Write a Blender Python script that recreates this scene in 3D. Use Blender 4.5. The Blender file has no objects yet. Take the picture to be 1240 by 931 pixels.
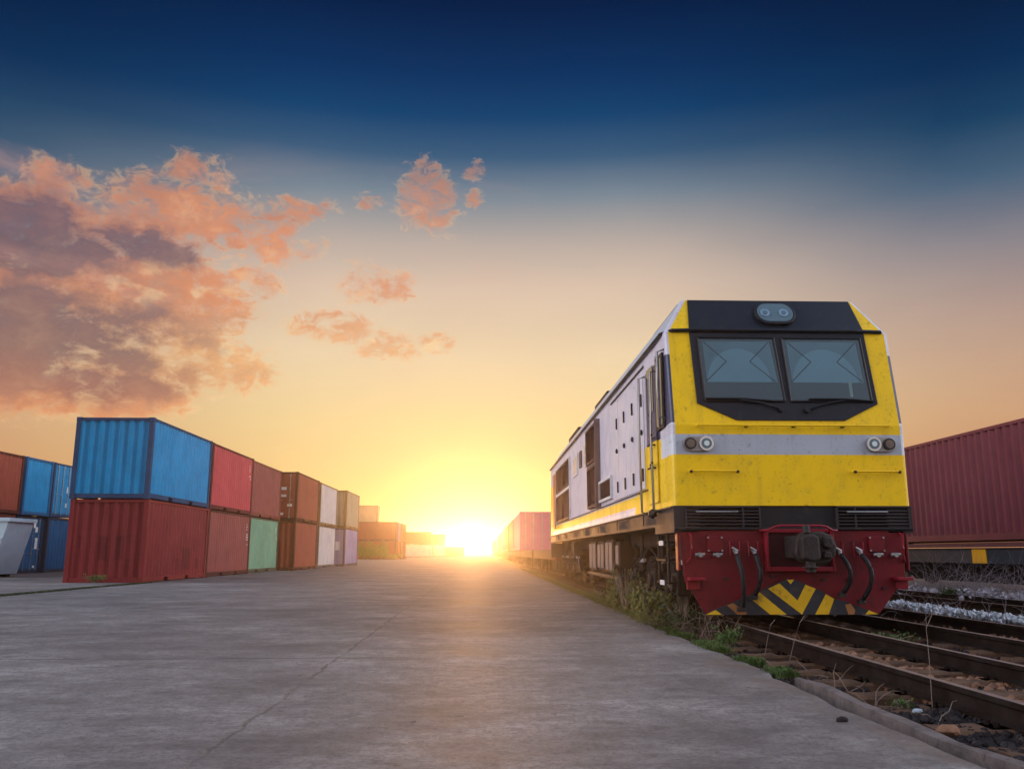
import bpy, bmesh, math, random
from mathutils import Vector, Matrix, noise as mnoise
R = math.radians
PI = math.pi
rnd = random.Random(7)
scene = bpy.context.scene
C = scene.collection

# ------------------------------------------------------------------ camera
cam_d = bpy.data.cameras.new('camera'); cam = bpy.data.objects.new('camera', cam_d); C.objects.link(cam)
cam_d.sensor_width = 36.0; cam_d.lens = 29.99; cam_d.clip_start = 0.05; cam_d.clip_end = 6000
cam.location = (0, 0, 0.93); cam.rotation_euler = (R(90 + 11.145), 0, R(-1.904))
scene.camera = cam

# ------------------------------------------------------------------ light
SUN_AZ, SUN_EL = -0.7, 0.9
SUN_DIR = Vector((math.sin(R(SUN_AZ)) * math.cos(R(SUN_EL)), math.cos(R(SUN_AZ)) * math.cos(R(SUN_EL)), math.sin(R(SUN_EL))))
sun_d = bpy.data.lights.new('sun', 'SUN'); sun = bpy.data.objects.new('sun', sun_d); C.objects.link(sun)
sun_d.energy = 2.2; sun_d.angle = R(1.2); sun_d.color = (1.0, 0.46, 0.15)
sun.rotation_euler = SUN_DIR.to_track_quat('Z', 'Y').to_euler(); sun.location = (-3, 60, 20)

scene.view_settings.view_transform = 'Standard'; scene.view_settings.look = 'None'
scene.view_settings.exposure = 0.0; scene.view_settings.gamma = 1.0; scene.view_settings.use_curve_mapping = False
scene.render.resolution_x = 1024; scene.render.resolution_y = 768
scene.render.engine = 'CYCLES'
scene.cycles.volume_bounces = 0; scene.cycles.max_bounces = 6

def lin(r, g, b):
    f = lambda c: (c / 255) / 12.92 if c / 255 <= .04045 else ((c / 255 + .055) / 1.055) ** 2.4
    return (f(r), f(g), f(b), 1.0)

# small expression helper for math nodes
class N:
    def __init__(s, nt): s.nt = nt; s.nodes = nt.nodes; s.links = nt.links
    def new(s, t, **k):
        n = s.nodes.new(t)
        for a, v in k.items(): setattr(n, a, v)
        return n
    def put(s, sock, v):
        if hasattr(v, 'is_output'): s.links.new(v, sock)
        else: sock.default_value = v
    def m(s, op, a, b=0.0, c=0.0, clamp=False):
        n = s.new('ShaderNodeMath', operation=op, use_clamp=clamp)
        s.put(n.inputs[0], a); s.put(n.inputs[1], b); s.put(n.inputs[2], c); return n.outputs[0]
    def vm(s, op, a, b=(0, 0, 0)):
        n = s.new('ShaderNodeVectorMath', operation=op); s.put(n.inputs[0], a); s.put(n.inputs[1], b)
        return n.outputs['Value'] if op in ('LENGTH', 'DOT_PRODUCT', 'DISTANCE') else n.outputs[0]
    def noise(s, vec, scale, detail=4, rough=.55, dist=0.0, lac=2.0):
        n = s.new('ShaderNodeTexNoise'); s.put(n.inputs['Vector'], vec); n.inputs['Scale'].default_value = scale
        n.inputs['Detail'].default_value = detail; n.inputs['Roughness'].default_value = rough
        n.inputs['Distortion'].default_value = dist; n.inputs['Lacunarity'].default_value = lac
        return n.outputs[0]
    def ramp(s, fac, stops, interp='LINEAR'):
        n = s.new('ShaderNodeValToRGB'); e = n.color_ramp.elements; n.color_ramp.interpolation = interp
        while len(e) > 1: e.remove(e[-1])
        e[0].position = stops[0][0]; e[0].color = stops[0][1]
        for p, c in stops[1:]: x = e.new(p); x.color = c
        s.put(n.inputs[0], fac); return n.outputs[0]
    def mix(s, fac, a, b, blend='MIX'):
        n = s.new('ShaderNodeMix', data_type='RGBA', blend_type=blend)
        s.put(n.inputs[0], fac); s.put(n.inputs[6], a); s.put(n.inputs[7], b); return n.outputs[2]
    def sm(s, x, a, b):   # smoothstep
        n = s.new('ShaderNodeMapRange', interpolation_type='SMOOTHSTEP'); s.put(n.inputs[0], x)
        n.inputs[1].default_value = a; n.inputs[2].default_value = b; return n.outputs[0]
    def scale(s, v, xyz):
        return s.vm('MULTIPLY', v, xyz)

# ------------------------------------------------------------------ sky
world = bpy.data.worlds.new('World'); scene.world = world; world.use_nodes = True
w = N(world.node_tree); w.nodes.clear()
tc = w.new('ShaderNodeTexCoord').outputs['Generated']
sep = w.new('ShaderNodeSeparateXYZ'); w.links.new(w.vm('NORMALIZE', tc), sep.inputs[0])
dx, dy, dz = sep.outputs
el = w.m('MULTIPLY', w.m('ARCSINE', dz), 180 / PI)
az = w.m('MULTIPLY', w.m('ARCTAN2', dx, dy), 180 / PI)
ease = w.m('ABSOLUTE', w.m('SUBTRACT', az, SUN_AZ))
E01 = w.m('DIVIDE', el, 60.0, clamp=True)
def g(v): return v / 60.0
ramp_c = w.ramp(E01, [(g(0), lin(248, 192, 90)), (g(2), lin(249, 204, 112)), (g(5), lin(249, 209, 132)), (g(8.5), lin(246, 214, 146)), (g(13), lin(240, 213, 168)),
    (g(17.5), lin(222, 195, 168)), (g(20.5), lin(188, 172, 158)), (g(23.5), lin(124, 136, 144)), (g(26), lin(58, 90, 118)), (g(28.5), lin(8, 62, 104)), (g(31), lin(0, 44, 88)),
    (g(35), lin(0, 20, 56)), (g(42), lin(0, 13, 42)), (1, lin(0, 10, 36))])
ramp_s = w.ramp(E01, [(g(0), lin(206, 108, 62)), (g(4), lin(208, 144, 90)), (g(8), lin(206, 154, 110)), (g(11), lin(196, 155, 124)), (g(14.5), lin(174, 146, 132)), (g(18), lin(132, 126, 130)),
    (g(21.5), lin(72, 96, 116)), (g(25), lin(20, 60, 90)), (g(28), lin(0, 36, 72)), (g(31), lin(0, 22, 52)), (g(35), lin(0, 10, 36)), (1, lin(0, 8, 24))])
# slow uneven warmth so the bands are not ruled lines
wob = w.noise(w.scale(tc, (1.2, 1.2, 3.0)), 2.2, 3, .5)
side_f = w.m('ADD', w.sm(ease, 8, 36), w.m('MULTIPLY', w.m('SUBTRACT', wob, .5), .5), clamp=True)
sky = w.mix(side_f, ramp_c, ramp_s)
# yellow aureole round the sun, and the disc itself
sd = w.m('MULTIPLY', w.m('ARCCOSINE', w.vm('DOT_PRODUCT', w.vm('NORMALIZE', tc), tuple(SUN_DIR))), 180 / PI)
aur = w.m('POWER', 2.718, w.m('MULTIPLY', sd, -1 / 4.0))
sky = w.mix(w.m('MULTIPLY', aur, .30), sky, lin(254, 238, 168))
hot = w.m('POWER', 2.718, w.m('MULTIPLY', w.m('MULTIPLY', sd, sd), -1 / .5))
glow = w.mix(w.m('MULTIPLY', hot, 1.0, clamp=True), sky, (3.2, 2.6, 1.5, 1))
# clouds: puffs placed by azimuth and elevation, broken up with noise
cmb = w.new('ShaderNodeCombineXYZ'); w.links.new(az, cmb.inputs[0]); w.links.new(el, cmb.inputs[1]); ae = cmb.outputs[0]
PUFF = [(-28.7,18.1,7.5,3.3),(-29,13.2,10,4.9),(-24.6,9.8,5.5,2.0),(-21.4,20.2,4.0,2.6),(-19.8,22.6,1.6,1.9),(-15.7,20.6,2.9,1.9),(-13.0,22.0,2.3,.75),(-19.0,11.9,5.0,1.6),(-21.6,16.0,5.6,3.2),(-16.0,17.1,2.2,0.85),
    (-12.1,19.7,1.1,0.75),(-27.6,21.6,1.8,0.95),(-30.9,21.0,1.0,0.5),(-4.1,23.2,2.1,1.9),(-8.0,23.0,0.75,0.6),(-0.9,23.4,0.9,0.4),(-1.2,25.1,0.7,0.6),(-7.6,17.5,2.3,1.1),(-10.2,14.6,2.3,.85),(-6.6,13.6,2.2,.85),(-4.0,14.0,1.5,0.75)]
def puff_field(shift):
    warp = w.new('ShaderNodeTexNoise'); w.put(warp.inputs['Vector'], ae); warp.inputs['Scale'].default_value = .33; warp.inputs['Detail'].default_value = 5
    p = w.vm('ADD', ae, shift)
    p = w.vm('ADD', p, w.scale(w.vm('SUBTRACT', warp.outputs['Color'], (.5, .5, .5)), (3.2, 2.2, 0)))
    global warp_c; warp_c = warp.outputs['Color']
    f = None
    for (a, e_, ra, re) in PUFF:
        L = w.vm('LENGTH', w.scale(w.vm('SUBTRACT', p, (a, e_, 0)), (1 / ra, 1 / re, 0)))
        v = w.m('MINIMUM', w.m('MULTIPLY', w.m('SUBTRACT', 1.25, L), .55 + min(.45, .08 * ra)), .24 + min(.30, .05 * ra))
        f = v if f is None else w.m('SMOOTH_MAX', f, v, .22)
    return f
pf = puff_field((0, 0, 0))
def fb(shift):
    q = w.scale(w.vm('ADD', ae, shift), (.24, .36, 1))
    return w.noise(q, 1.25, 10, .64, .2)
n0 = fb((0, 0, 0)); nf = w.noise(w.scale(ae, (.75, 1.2, 1)), 1.0, 9, .66, .9)
def fl(shift): return w.noise(w.scale(w.vm('ADD', ae, shift), (.24, .36, 1)), 1.0, 4.5, .52, .25)
m0 = fl((0, 0, 0)); m1 = fl((.9, -.8, 0))
dens = w.m('ADD', pf, w.m('ADD', w.m('MULTIPLY', w.m('SUBTRACT', n0, .50), 1.7), w.m('MULTIPLY', w.m('SUBTRACT', nf, .5), w.m('SUBTRACT', 1.7, w.m('MULTIPLY', w.sm(az, -15, -22), .7)))))
alpha = w.m('MULTIPLY', w.sm(dens, -.06, .56), w.m('SUBTRACT', 1.0, w.m('MULTIPLY', w.sm(az, -14, -10), .18)))
lightside = w.m('SUBTRACT', m0, m1)
thick = w.sm(dens, .15, .80)
big = w.sm(az, -15, -27)
shade = w.m('SUBTRACT', w.m('MULTIPLY', thick, w.m('ADD', .22, w.m('MULTIPLY', big, .95))), w.m('MULTIPLY', lightside, 2.6), clamp=True)
shade = w.m('MULTIPLY', shade, w.sm(az, -3, -12))
shade = w.m('MAXIMUM', shade, w.m('MULTIPLY', w.sm(dens, .3, .9), .30))
dk = None
for (a, e_, ra, re) in [(-29, 18.4, 6.5, 2.3), (-30, 12.6, 10.5, 3.3), (-22.0, 18.6, 3.4, 1.1), (-24.5, 10.2, 4.5, 1.2)]:
    L = w.vm('LENGTH', w.scale(w.vm('SUBTRACT', w.vm('ADD', ae, w.scale(w.vm('SUBTRACT', warp_c, (.5, .5, .5)), (4.5, 3.0, 0))), (a, e_, 0)), (1 / ra, 1 / re, 0)))
    dk = w.m('SUBTRACT', 1.0, L) if dk is None else w.m('SMOOTH_MAX', dk, w.m('SUBTRACT', 1.0, L), .2)
darkmask = w.sm(w.m('ADD', dk, w.m('ADD', w.m('MULTIPLY', w.m('SUBTRACT', n0, .5), 2.2), w.m('MULTIPLY', w.m('SUBTRACT', nf, .5), .35))), -.45, .60)
shade = w.m('ADD', w.m('MULTIPLY', darkmask, .88), w.m('MULTIPLY', shade, .35), clamp=True)
litc = w.ramp(E01, [(g(8), lin(236, 152, 92)), (g(12), lin(246, 182, 112)), (g(16), lin(228, 146, 90)), (g(20), lin(226, 146, 96)), (g(25), lin(192, 132, 100))])
rim = w.m('MULTIPLY', w.sm(dens, .42, .12), w.sm(nf, .42, .60))
litc = w.mix(w.m('MULTIPLY', rim, .75), litc, lin(255, 212, 150))
litc = w.mix(w.m('MULTIPLY', w.m('MULTIPLY', w.sm(nf, .56, .36), w.sm(dens, .1, .5)), .35), litc, lin(176, 122, 104))
litc = w.mix(w.m('MULTIPLY', w.sm(lightside, .05, .16), w.sm(el, 21, 12)), litc, lin(253, 214, 156))
darkc = w.ramp(E01, [(g(8), lin(178, 108, 78)), (g(12), lin(128, 94, 86)), (g(18), lin(108, 88, 92)), (g(22), lin(118, 92, 98))])
litc = w.mix(w.m('MULTIPLY', w.sm(n0, .52, .76), .40), litc, lin(255, 214, 164)); ccol = w.mix(w.m('ADD', w.m('MULTIPLY', shade, .92), w.m('MULTIPLY', w.m('SUBTRACT', .5, n0), .7), clamp=True), litc, darkc)
glow = w.mix(w.m('MULTIPLY', alpha, .93), glow, ccol)
# thin veils of pink high haze
veil = w.m('MULTIPLY', w.m('MULTIPLY', w.sm(az, 8, 2), w.sm(w.noise(w.scale(ae, (.05, .16, 1)), 1.0, 6, .6, .4), .52, .74)), w.sm(el, 27, 21))
glow = w.mix(w.m('MULTIPLY', w.m('MULTIPLY', veil, w.sm(el, 8, 16)), .35), glow, lin(236, 176, 150))
# rest of the dome: pale sky, bright side lobes added as unseen lighting
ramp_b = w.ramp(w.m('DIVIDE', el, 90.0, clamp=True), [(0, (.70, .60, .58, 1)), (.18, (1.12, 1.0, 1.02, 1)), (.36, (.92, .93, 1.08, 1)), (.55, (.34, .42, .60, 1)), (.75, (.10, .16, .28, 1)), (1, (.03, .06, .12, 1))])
fill_lobe = w.m('DIVIDE', w.m('SUBTRACT', w.m('ABSOLUTE', az), 99.0), 22.0); fill_lobe = w.m('POWER', 2.718, w.m('MULTIPLY', w.m('MULTIPLY', fill_lobe, fill_lobe), -1.0))
side_gain = w.m('ADD', .76, w.m('MULTIPLY', fill_lobe, 4.6))
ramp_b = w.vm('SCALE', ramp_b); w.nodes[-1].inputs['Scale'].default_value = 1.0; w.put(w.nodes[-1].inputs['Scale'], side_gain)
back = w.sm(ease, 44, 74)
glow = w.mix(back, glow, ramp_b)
nish = w.new('ShaderNodeTexSky', sky_type='NISHITA'); nish.sun_disc = False
nish.sun_elevation = R(SUN_EL); nish.sun_rotation = R(SUN_AZ); nish.air_density = 1.0; nish.dust_density = 0.0; nish.ozone_density = 6.0
bgA = w.new('ShaderNodeBackground'); w.put(bgA.inputs[0], w.vm('MULTIPLY', nish.outputs[0], (.8, .78, .62))); bgA.inputs[1].default_value = 0.05
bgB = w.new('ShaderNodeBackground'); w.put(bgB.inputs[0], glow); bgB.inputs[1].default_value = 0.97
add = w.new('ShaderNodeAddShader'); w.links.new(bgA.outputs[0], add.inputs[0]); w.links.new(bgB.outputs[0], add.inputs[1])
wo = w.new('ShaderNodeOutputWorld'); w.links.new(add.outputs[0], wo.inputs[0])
world.cycles.sampling_method = 'MANUAL'; world.cycles.sample_map_resolution = 512

# ------------------------------------------------------------------ mesh helpers
def tag(o, label=None, cat=None, group=None, kind=None):
    if label: o['label'] = label
    if cat: o['category'] = cat
    if group: o['group'] = group
    if kind: o['kind'] = kind
    return o
def thing(name, label, cat, loc=(0, 0, 0), rz=0, group=None):
    o = bpy.data.objects.new(name, None); C.objects.link(o); o.location = loc; o.rotation_euler = (0, 0, rz)
    o.empty_display_size = .2
    return tag(o, label, cat, group)
class M:
    def __init__(s): s.v = []; s.f = []; s.mi = []; s.cur = 0
    def add(s, vs, fs):
        b = len(s.v); s.v += [tuple(p) for p in vs]
        for f in fs: s.f.append([b + i for i in f]); s.mi.append(s.cur)
        return s
    def box(s, x0, x1, y0, y1, z0, z1):
        return s.add([(x0,y0,z0),(x1,y0,z0),(x1,y1,z0),(x0,y1,z0),(x0,y0,z1),(x1,y0,z1),(x1,y1,z1),(x0,y1,z1)],
                     [(0,3,2,1),(4,5,6,7),(0,1,5,4),(1,2,6,5),(2,3,7,6),(3,0,4,7)])
    def cbox(s, c, d, rot=None):
        x, y, z = d[0]/2, d[1]/2, d[2]/2
        vs = [Vector(p) for p in [(-x,-y,-z),(x,-y,-z),(x,y,-z),(-x,y,-z),(-x,-y,z),(x,-y,z),(x,y,z),(-x,y,z)]]
        if rot is not None: vs = [rot @ p for p in vs]
        return s.add([p + Vector(c) for p in vs], [(0,3,2,1),(4,5,6,7),(0,1,5,4),(1,2,6,5),(2,3,7,6),(3,0,4,7)])
    def tube(s, pts, r, n=8, cap=True):
        pts = [Vector(p) for p in pts]; rs = r if isinstance(r, (list, tuple)) else [r] * len(pts)
        vs = []; fs = []
        for i, p in enumerate(pts):
            d = (pts[min(i+1, len(pts)-1)] - pts[max(i-1, 0)]).normalized()
            up = Vector((0, 0, 1)) if abs(d.z) < .93 else Vector((1, 0, 0))
            a = d.cross(up).normalized(); b = a.cross(d)
            for k in range(n):
                t = 2*PI*k/n; vs.append(p + (a*math.cos(t) + b*math.sin(t)) * rs[i])
        for i in range(len(pts)-1):
            for k in range(n):
                fs.append((i*n+k, i*n+(k+1)%n, (i+1)*n+(k+1)%n, (i+1)*n+k))
        if cap: fs.append(tuple(range(n))[::-1]); fs.append(tuple((len(pts)-1)*n+k for k in range(n)))
        return s.add(vs, fs)
    def disc(s, c, axis, r, t, n=24):          # short cylinder
        c = Vector(c); a = Vector(axis).normalized(); return s.tube([c - a*t/2, c + a*t/2], r, n)
    def prism(s, poly, fn, t0, t1):            # poly in 2d; fn(u,v,t)->3d
        n = len(poly); vs = [fn(u, v, t0) for u, v in poly] + [fn(u, v, t1) for u, v in poly]
        return s.add(vs, [tuple(range(n))[::-1], tuple(range(n, 2*n))] + [(i, (i+1)%n, n+(i+1)%n, n+i) for i in range(n)])
    def sphere(s, c, r, sub=1, sq=(1, 1, 1), jit=0):
        bm = bmesh.new(); bmesh.ops.create_icosphere(bm, subdivisions=sub, radius=1)
        vs = [(c[0]+v.co.x*r*sq[0]*(1+rnd.uniform(-jit, jit)), c[1]+v.co.y*r*sq[1]*(1+rnd.uniform(-jit, jit)), c[2]+v.co.z*r*sq[2]*(1+rnd.uniform(-jit, jit))) for v in bm.verts]
        fs = [tuple(v.index for v in f.verts) for f in bm.faces]; bm.free(); return s.add(vs, fs)
    def mesh(s, name, mats, recalc=True, smooth=False):
        me = bpy.data.meshes.new(name); me.from_pydata(s.v, [], s.f)
        for m in (mats if isinstance(mats, (list, tuple)) else [mats]): me.materials.append(m)
        me.polygons.foreach_set('material_index', s.mi)
        if recalc:
            bm = bmesh.new(); bm.from_mesh(me); bmesh.ops.recalc_face_normals(bm, faces=bm.faces); bm.to_mesh(me); bm.free()
        if smooth: me.polygons.foreach_set('use_smooth', [True] * len(me.polygons))
        me.update(); return me
    def build(s, name, mats, parent=None, bevel=0, seg=2, smooth=False, recalc=True, loc=(0, 0, 0)):
        o = bpy.data.objects.new(name, s.mesh(name, mats, recalc, smooth)); C.objects.link(o)
        if parent: o.parent = parent
        o.location = loc
        if bevel:
            b = o.modifiers.new('bevel', 'BEVEL'); b.width = bevel; b.segments = seg; b.limit_method = 'ANGLE'; b.angle_limit = R(35)
        return o
def inst(name, me, parent=None, loc=(0, 0, 0), rot=(0, 0, 0), mat=None):
    o = bpy.data.objects.new(name, me); C.objects.link(o); o.location = loc; o.rotation_euler = rot
    if parent: o.parent = parent
    if mat: o.material_slots[0].link = 'OBJECT'; o.material_slots[0].material = mat
    return o
def copy_tree(o, parent=None):
    c = o.copy(); C.objects.link(c); c.parent = parent
    for ch in list(o.children): copy_tree(ch, c)
    return c

# ------------------------------------------------------------------ materials
def mat(name, col, rough=.6, metal=0.0, var=.18, vscale=3.0, grime=0.0, grime_col=(.035, .028, .022, 1), rust=0.0, bump=0.0, bscale=40, spec=.22, coat=0.0, streak=0.0, coord='Object'):
    m = bpy.data.materials.new(name); m.use_nodes = True; n = N(m.node_tree); b = n.nodes['Principled BSDF']
    t = n.new('ShaderNodeTexCoord').outputs[coord]
    oi = n.new('ShaderNodeObjectInfo').outputs['Random']
    off = n.new('ShaderNodeCombineXYZ'); n.put(off.inputs[0], n.m('MULTIPLY', oi, 37.0)); n.put(off.inputs[2], n.m('MULTIPLY', oi, 11.0))
    t = n.vm('ADD', t, off.outputs[0])
    c = (*col[:3], 1)
    nz = n.noise(t, vscale, 6, .6)
    out = n.mix(n.m('MULTIPLY', n.sm(nz, .35, .72), var), c, tuple(x * .45 for x in col[:3]) + (1,))
    out = n.mix(n.m('MULTIPLY', n.sm(n.noise(t, vscale * .37, 3), .4, .7), var * .5), out, tuple(min(1, x * 1.25 + .02) for x in col[:3]) + (1,))
    if streak:
        st = n.noise(n.scale(t, (9, 9, .55)), 1.0, 5, .65)
        out = n.mix(n.m('MULTIPLY', n.sm(st, .50, .74), streak), out, grime_col)
    if grime:
        gz = n.noise(t, vscale * 2.3, 9, .72)
        out = n.mix(n.m('MULTIPLY', n.sm(gz, .52, .70), grime), out, grime_col)
    rr = n.m('ADD', rough, n.m('MULTIPLY', n.m('SUBTRACT', nz, .5), .25), clamp=True)
    if rust:
        rz = n.sm(n.noise(t, 5.5, 10, .75, .3), .635, .67); rz = n.m('MULTIPLY', rz, rust)
        out = n.mix(rz, out, n.mix(n.noise(t, 20, 3), (.10, .035, .015, 1), (.24, .10, .045, 1)))
        rr = n.mix(rz, rr, (.9, .9, .9, 1))
    n.put(b.inputs['Base Color'], out); n.put(b.inputs['Roughness'], rr); b.inputs['Metallic'].default_value = metal
    b.inputs['Specular IOR Level'].default_value = spec; b.inputs['Coat Weight'].default_value = coat; b.inputs['Coat Roughness'].default_value = .15
    if bump:
        bp = n.new('ShaderNodeBump'); bp.inputs['Strength'].default_value = bump; bp.inputs['Distance'].default_value = .02
        n.put(bp.inputs['Height'], n.noise(t, bscale, 6, .65)); n.put(b.inputs['Normal'], bp.outputs[0])
    return m
black = mat('black_paint', (.012, .013, .016), .45, grime=.5, grime_col=(.05, .045, .04, 1))
darkp = mat('dark_underframe', (.014, .011, .010), .7, grime=.5, grime_col=(.04, .024, .016, 1), bump=.3)
skirtm = mat('skirt_grey', (.030, .026, .028), .55, grime=.4, streak=.3)
steel = mat('worn_steel', (.32, .31, .30), .4, .7, grime=.5)
chrome = mat('lamp_ring', (.6, .6, .6), .18, 1.0)
rail_side = mat('rail_rust', (.014, .009, .007), .9, 0, var=.6, vscale=9, grime=.5, grime_col=(.035, .014, .007, 1), bump=.5, spec=.08)
rail_top = mat('rail_head', (.26, .19, .16), .42, .25, var=.5, vscale=6, grime=.5, grime_col=(.10, .05, .03, 1))
yellow_p = mat('yellow_paint', (.80, .50, .008), .42, grime=.18, streak=.12, grime_col=(.20, .13, .02, 1))
white_p = mat('white_paint', (.62, .62, .62), .5, grime=.3, streak=.2)
red_p = mat('red_paint', (.135, .004, .011), .5, var=.6, vscale=2.5, grime=.85, grime_col=(.035, .010, .010, 1), streak=.3, bump=.12)
red_bright = mat('red_trim_paint', (.21, .009, .02), .42, grime=.3)
rustyel = mat('rusted_yellow', (.30, .13, .045), .8, grime=.7)
wyel = mat('warning_yellow', (.62, .38, .01), .6, var=.3, grime=.6, grime_col=(.12, .07, .03, 1))
rubber = mat('rubber', (.010, .010, .012), .5)
wood = mat('old_wood', (.125, .070, .042), .9, var=.9, vscale=5, grime=.6, bump=.6, bscale=18)
leaf_dk = mat('leaf_dark', (.035, .055, .016), .7, var=.5, vscale=9)
leaf_ol = mat('leaf_olive', (.14, .145, .040), .7, var=.5, vscale=9)
leaf_gr = mat('leaf_green', (.055, .10, .022), .65, var=.4, vscale=9)
dry = mat('dry_stem', (.20, .15, .12), .9, var=.5, vscale=8)
castm = mat('cast_iron', (.030, .025, .024), .6, .3, var=.5, vscale=9, grime=.6, grime_col=(.075, .05, .04, 1), bump=.5)

# ------------------------------------------------------------------ ground
def ground_mat(name, kind):
    m = bpy.data.materials.new(name); m.use_nodes = True; n = N(m.node_tree); b = n.nodes['Principled BSDF']
    t = n.new('ShaderNodeTexCoord').outputs['Object']
    sp = n.new('ShaderNodeSeparateXYZ'); n.put(sp.inputs[0], t); X, Y_ = sp.outputs[0], sp.outputs[1]
    if kind == 'concrete':
        ddx = n.new('ShaderNodeTexNoise'); n.put(ddx.inputs['Vector'], t); ddx.inputs['Scale'].default_value = .5; ddx.inputs['Detail'].default_value = 4
        tw = n.vm('ADD', t, n.scale(n.vm('SUBTRACT', ddx.outputs['Color'], (.5, .5, .5)), (.5, .5, 0)))
        a = n.noise(n.scale(tw, (.42, .50, 1)), 1.0, 10, .66)            # broad mottling, slightly stretched cross-wise
        f = n.noise(n.scale(tw, (4.5, 6.5, 1)), 1.0, 10, .78)              # finer mottling, slightly stretched cross-wise
        c2 = n.noise(n.scale(tw, (1.25, 1.6, 1)), 1.0, 12, .74, .2)
        fine = n.m('ADD', n.m('MULTIPLY', n.noise(t, 38, 9, .85), .6), n.m('MULTIPLY', n.noise(t, 11, 8, .8), .4))
        blot = n.sm(n.noise(tw, .8, 7, .6, .5), .55, .70)
        base = n.ramp(n.m('ADD', n.m('MULTIPLY', a, .5), n.m('MULTIPLY', c2, .5)), [(.35, (.080, .075, .072, 1)), (.46, (.155, .147, .140, 1)), (.54, (.235, .223, .210, 1)), (.66, (.42, .40, .375, 1))])
        base = n.mix(n.m('MULTIPLY', n.sm(f, .46, .66), .42), base, (.085, .08, .08, 1))
        base = n.mix(n.m('MULTIPLY', blot, .35), base, (.10, .085, .08, 1))
        base = n.mix(n.m('MULTIPLY', n.sm(fine, .44, .60), .80), base, (.06, .055, .055, 1))
        base = n.mix(n.m('MULTIPLY', n.sm(n.noise(t, 6, 3, .6), .70, .73), .8), base, (.03, .025, .025, 1))
        wob = n.m('MULTIPLY', n.m('SUBTRACT', n.noise(t, 2.2, 6, .7), .5), .16)
        def line(coord, pos, wd):
            return n.sm(n.m('ABSOLUTE', n.m('ADD', n.m('SUBTRACT', coord, pos), wob)), wd, wd * .3)
        brk = n.sm(n.noise(t, 1.1, 5, .6), .36, .52)
        crack = n.m('MULTIPLY', n.m('MAXIMUM', line(X, -1.3, .018), n.m('MULTIPLY', n.m('MAXIMUM', line(n.m('ADD', Y_, n.m('MULTIPLY', wob, -.6)), 8.05, .040), n.m('MAXIMUM', line(Y_, 20.3, .05), line(Y_, 33.0, .07))), n.sm(X, 0.5, -1.5))), brk)
        crack = n.m('MAXIMUM', crack, n.m('MULTIPLY', n.m('MAXIMUM', line(X, -5.9, .03), line(Y_, 3.0, .02)), n.m('MULTIPLY', brk, .5)))
        base = n.mix(n.m('MULTIPLY', crack, .55), base, (.035, .03, .028, 1))
        # dirt and earth gathered at the rail-side edge
        edge = n.m('MULTIPLY', n.sm(X, 1.75, 2.25), n.sm(n.noise(t, 1.7, 6, .7), .40, .58))
        base = n.mix(n.m('MULTIPLY', edge, .65), base, (.11, .075, .055, 1))
        n.put(b.inputs['Base Color'], base)
        n.put(b.inputs['Roughness'], n.m('ADD', .50, n.m('MULTIPLY', n.m('ADD', a, f), .22), clamp=True))
        b.inputs['Specular IOR Level'].default_value = .34
        h = n.m('ADD', n.m('MULTIPLY', fine, .35), n.m('SUBTRACT', n.m('MULTIPLY', f, .8), n.m('MULTIPLY', crack, 1.6)))
        bp = n.new('ShaderNodeBump'); bp.inputs['Strength'].default_value = .40; bp.inputs['Distance'].default_value = .02; n.put(bp.inputs['Height'], h); n.put(b.inputs['Normal'], bp.outputs[0])
    else:
        a = n.noise(t, .35, 6, .6); f = n.noise(t, 9, 8, .7); v = n.noise(t, 2.1, 6, .65)
        base = n.ramp(n.m('ADD', n.m('MULTIPLY', a, .35), n.m('ADD', n.m('MULTIPLY', f, .4), n.m('MULTIPLY', v, .25))), [(.38, (.006, .005, .005, 1)), (.50, (.022, .015, .012, 1)), (.60, (.075, .048, .035, 1)), (.72, (.20, .15, .12, 1))])
        n.put(b.inputs['Base Color'], base); b.inputs['Roughness'].default_value = .95
        bp = n.new('ShaderNodeBump'); bp.inputs['Strength'].default_value = 1.0; bp.inputs['Distance'].default_value = .05; n.put(bp.inputs['Height'], n.m('ADD', f, v)); n.put(b.inputs['Normal'], bp.outputs[0])
    return m
conc = ground_mat('weathered_concrete', 'concrete'); dirt = ground_mat('ballast_dirt', 'dirt')

gm = M()
gm.add([(-1200, -200, -.16), (1200, -200, -.16), (1200, 1400, -.16), (-1200, 1400, -.16)], [(0, 1, 2, 3)])
tag(gm.build('ground', dirt), kind='structure')
# the concrete apron, its rail-side edge broken and uneven
rm = M(); ys = [-6 + .22 * i for i in range(180)] + [34 + 3 * i for i in range(60)] + [214 + 60 * i for i in range(19)]
def edge_x(y):
    return 2.24 + .06 * mnoise.noise(Vector((y * .5, 3, 0))) + .05 * mnoise.noise(Vector((y * 2.3, 7, 0))) - (.02 if y > 4.2 else 0) + (.10 if 6.8 < y < 8.5 else 0) * .5
vs = []
for y in ys: vs += [(-10.5, y, 0), (-4, y, 0), (edge_x(y) - .02, y, 0), (edge_x(y), y, -.02), (edge_x(y) + .02, y, -.16)]
fs = []
for i in range(len(ys) - 1):
    for k in range(4): fs.append((i*5+k, i*5+k+1, i*5+5+k+1, i*5+5+k))
rm.add(vs, fs); tag(rm.build('road', conc, recalc=False), kind='structure')
# the storage yard, one low step up along the container row
ym = M(); ym.box(-70, -10.56, -6, 26.6, -.14, .045); ym.box(-70, -10.50, 26.6, 400, -.14, .004)
tag(ym.build('yard', conc, bevel=.02), kind='structure')
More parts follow.
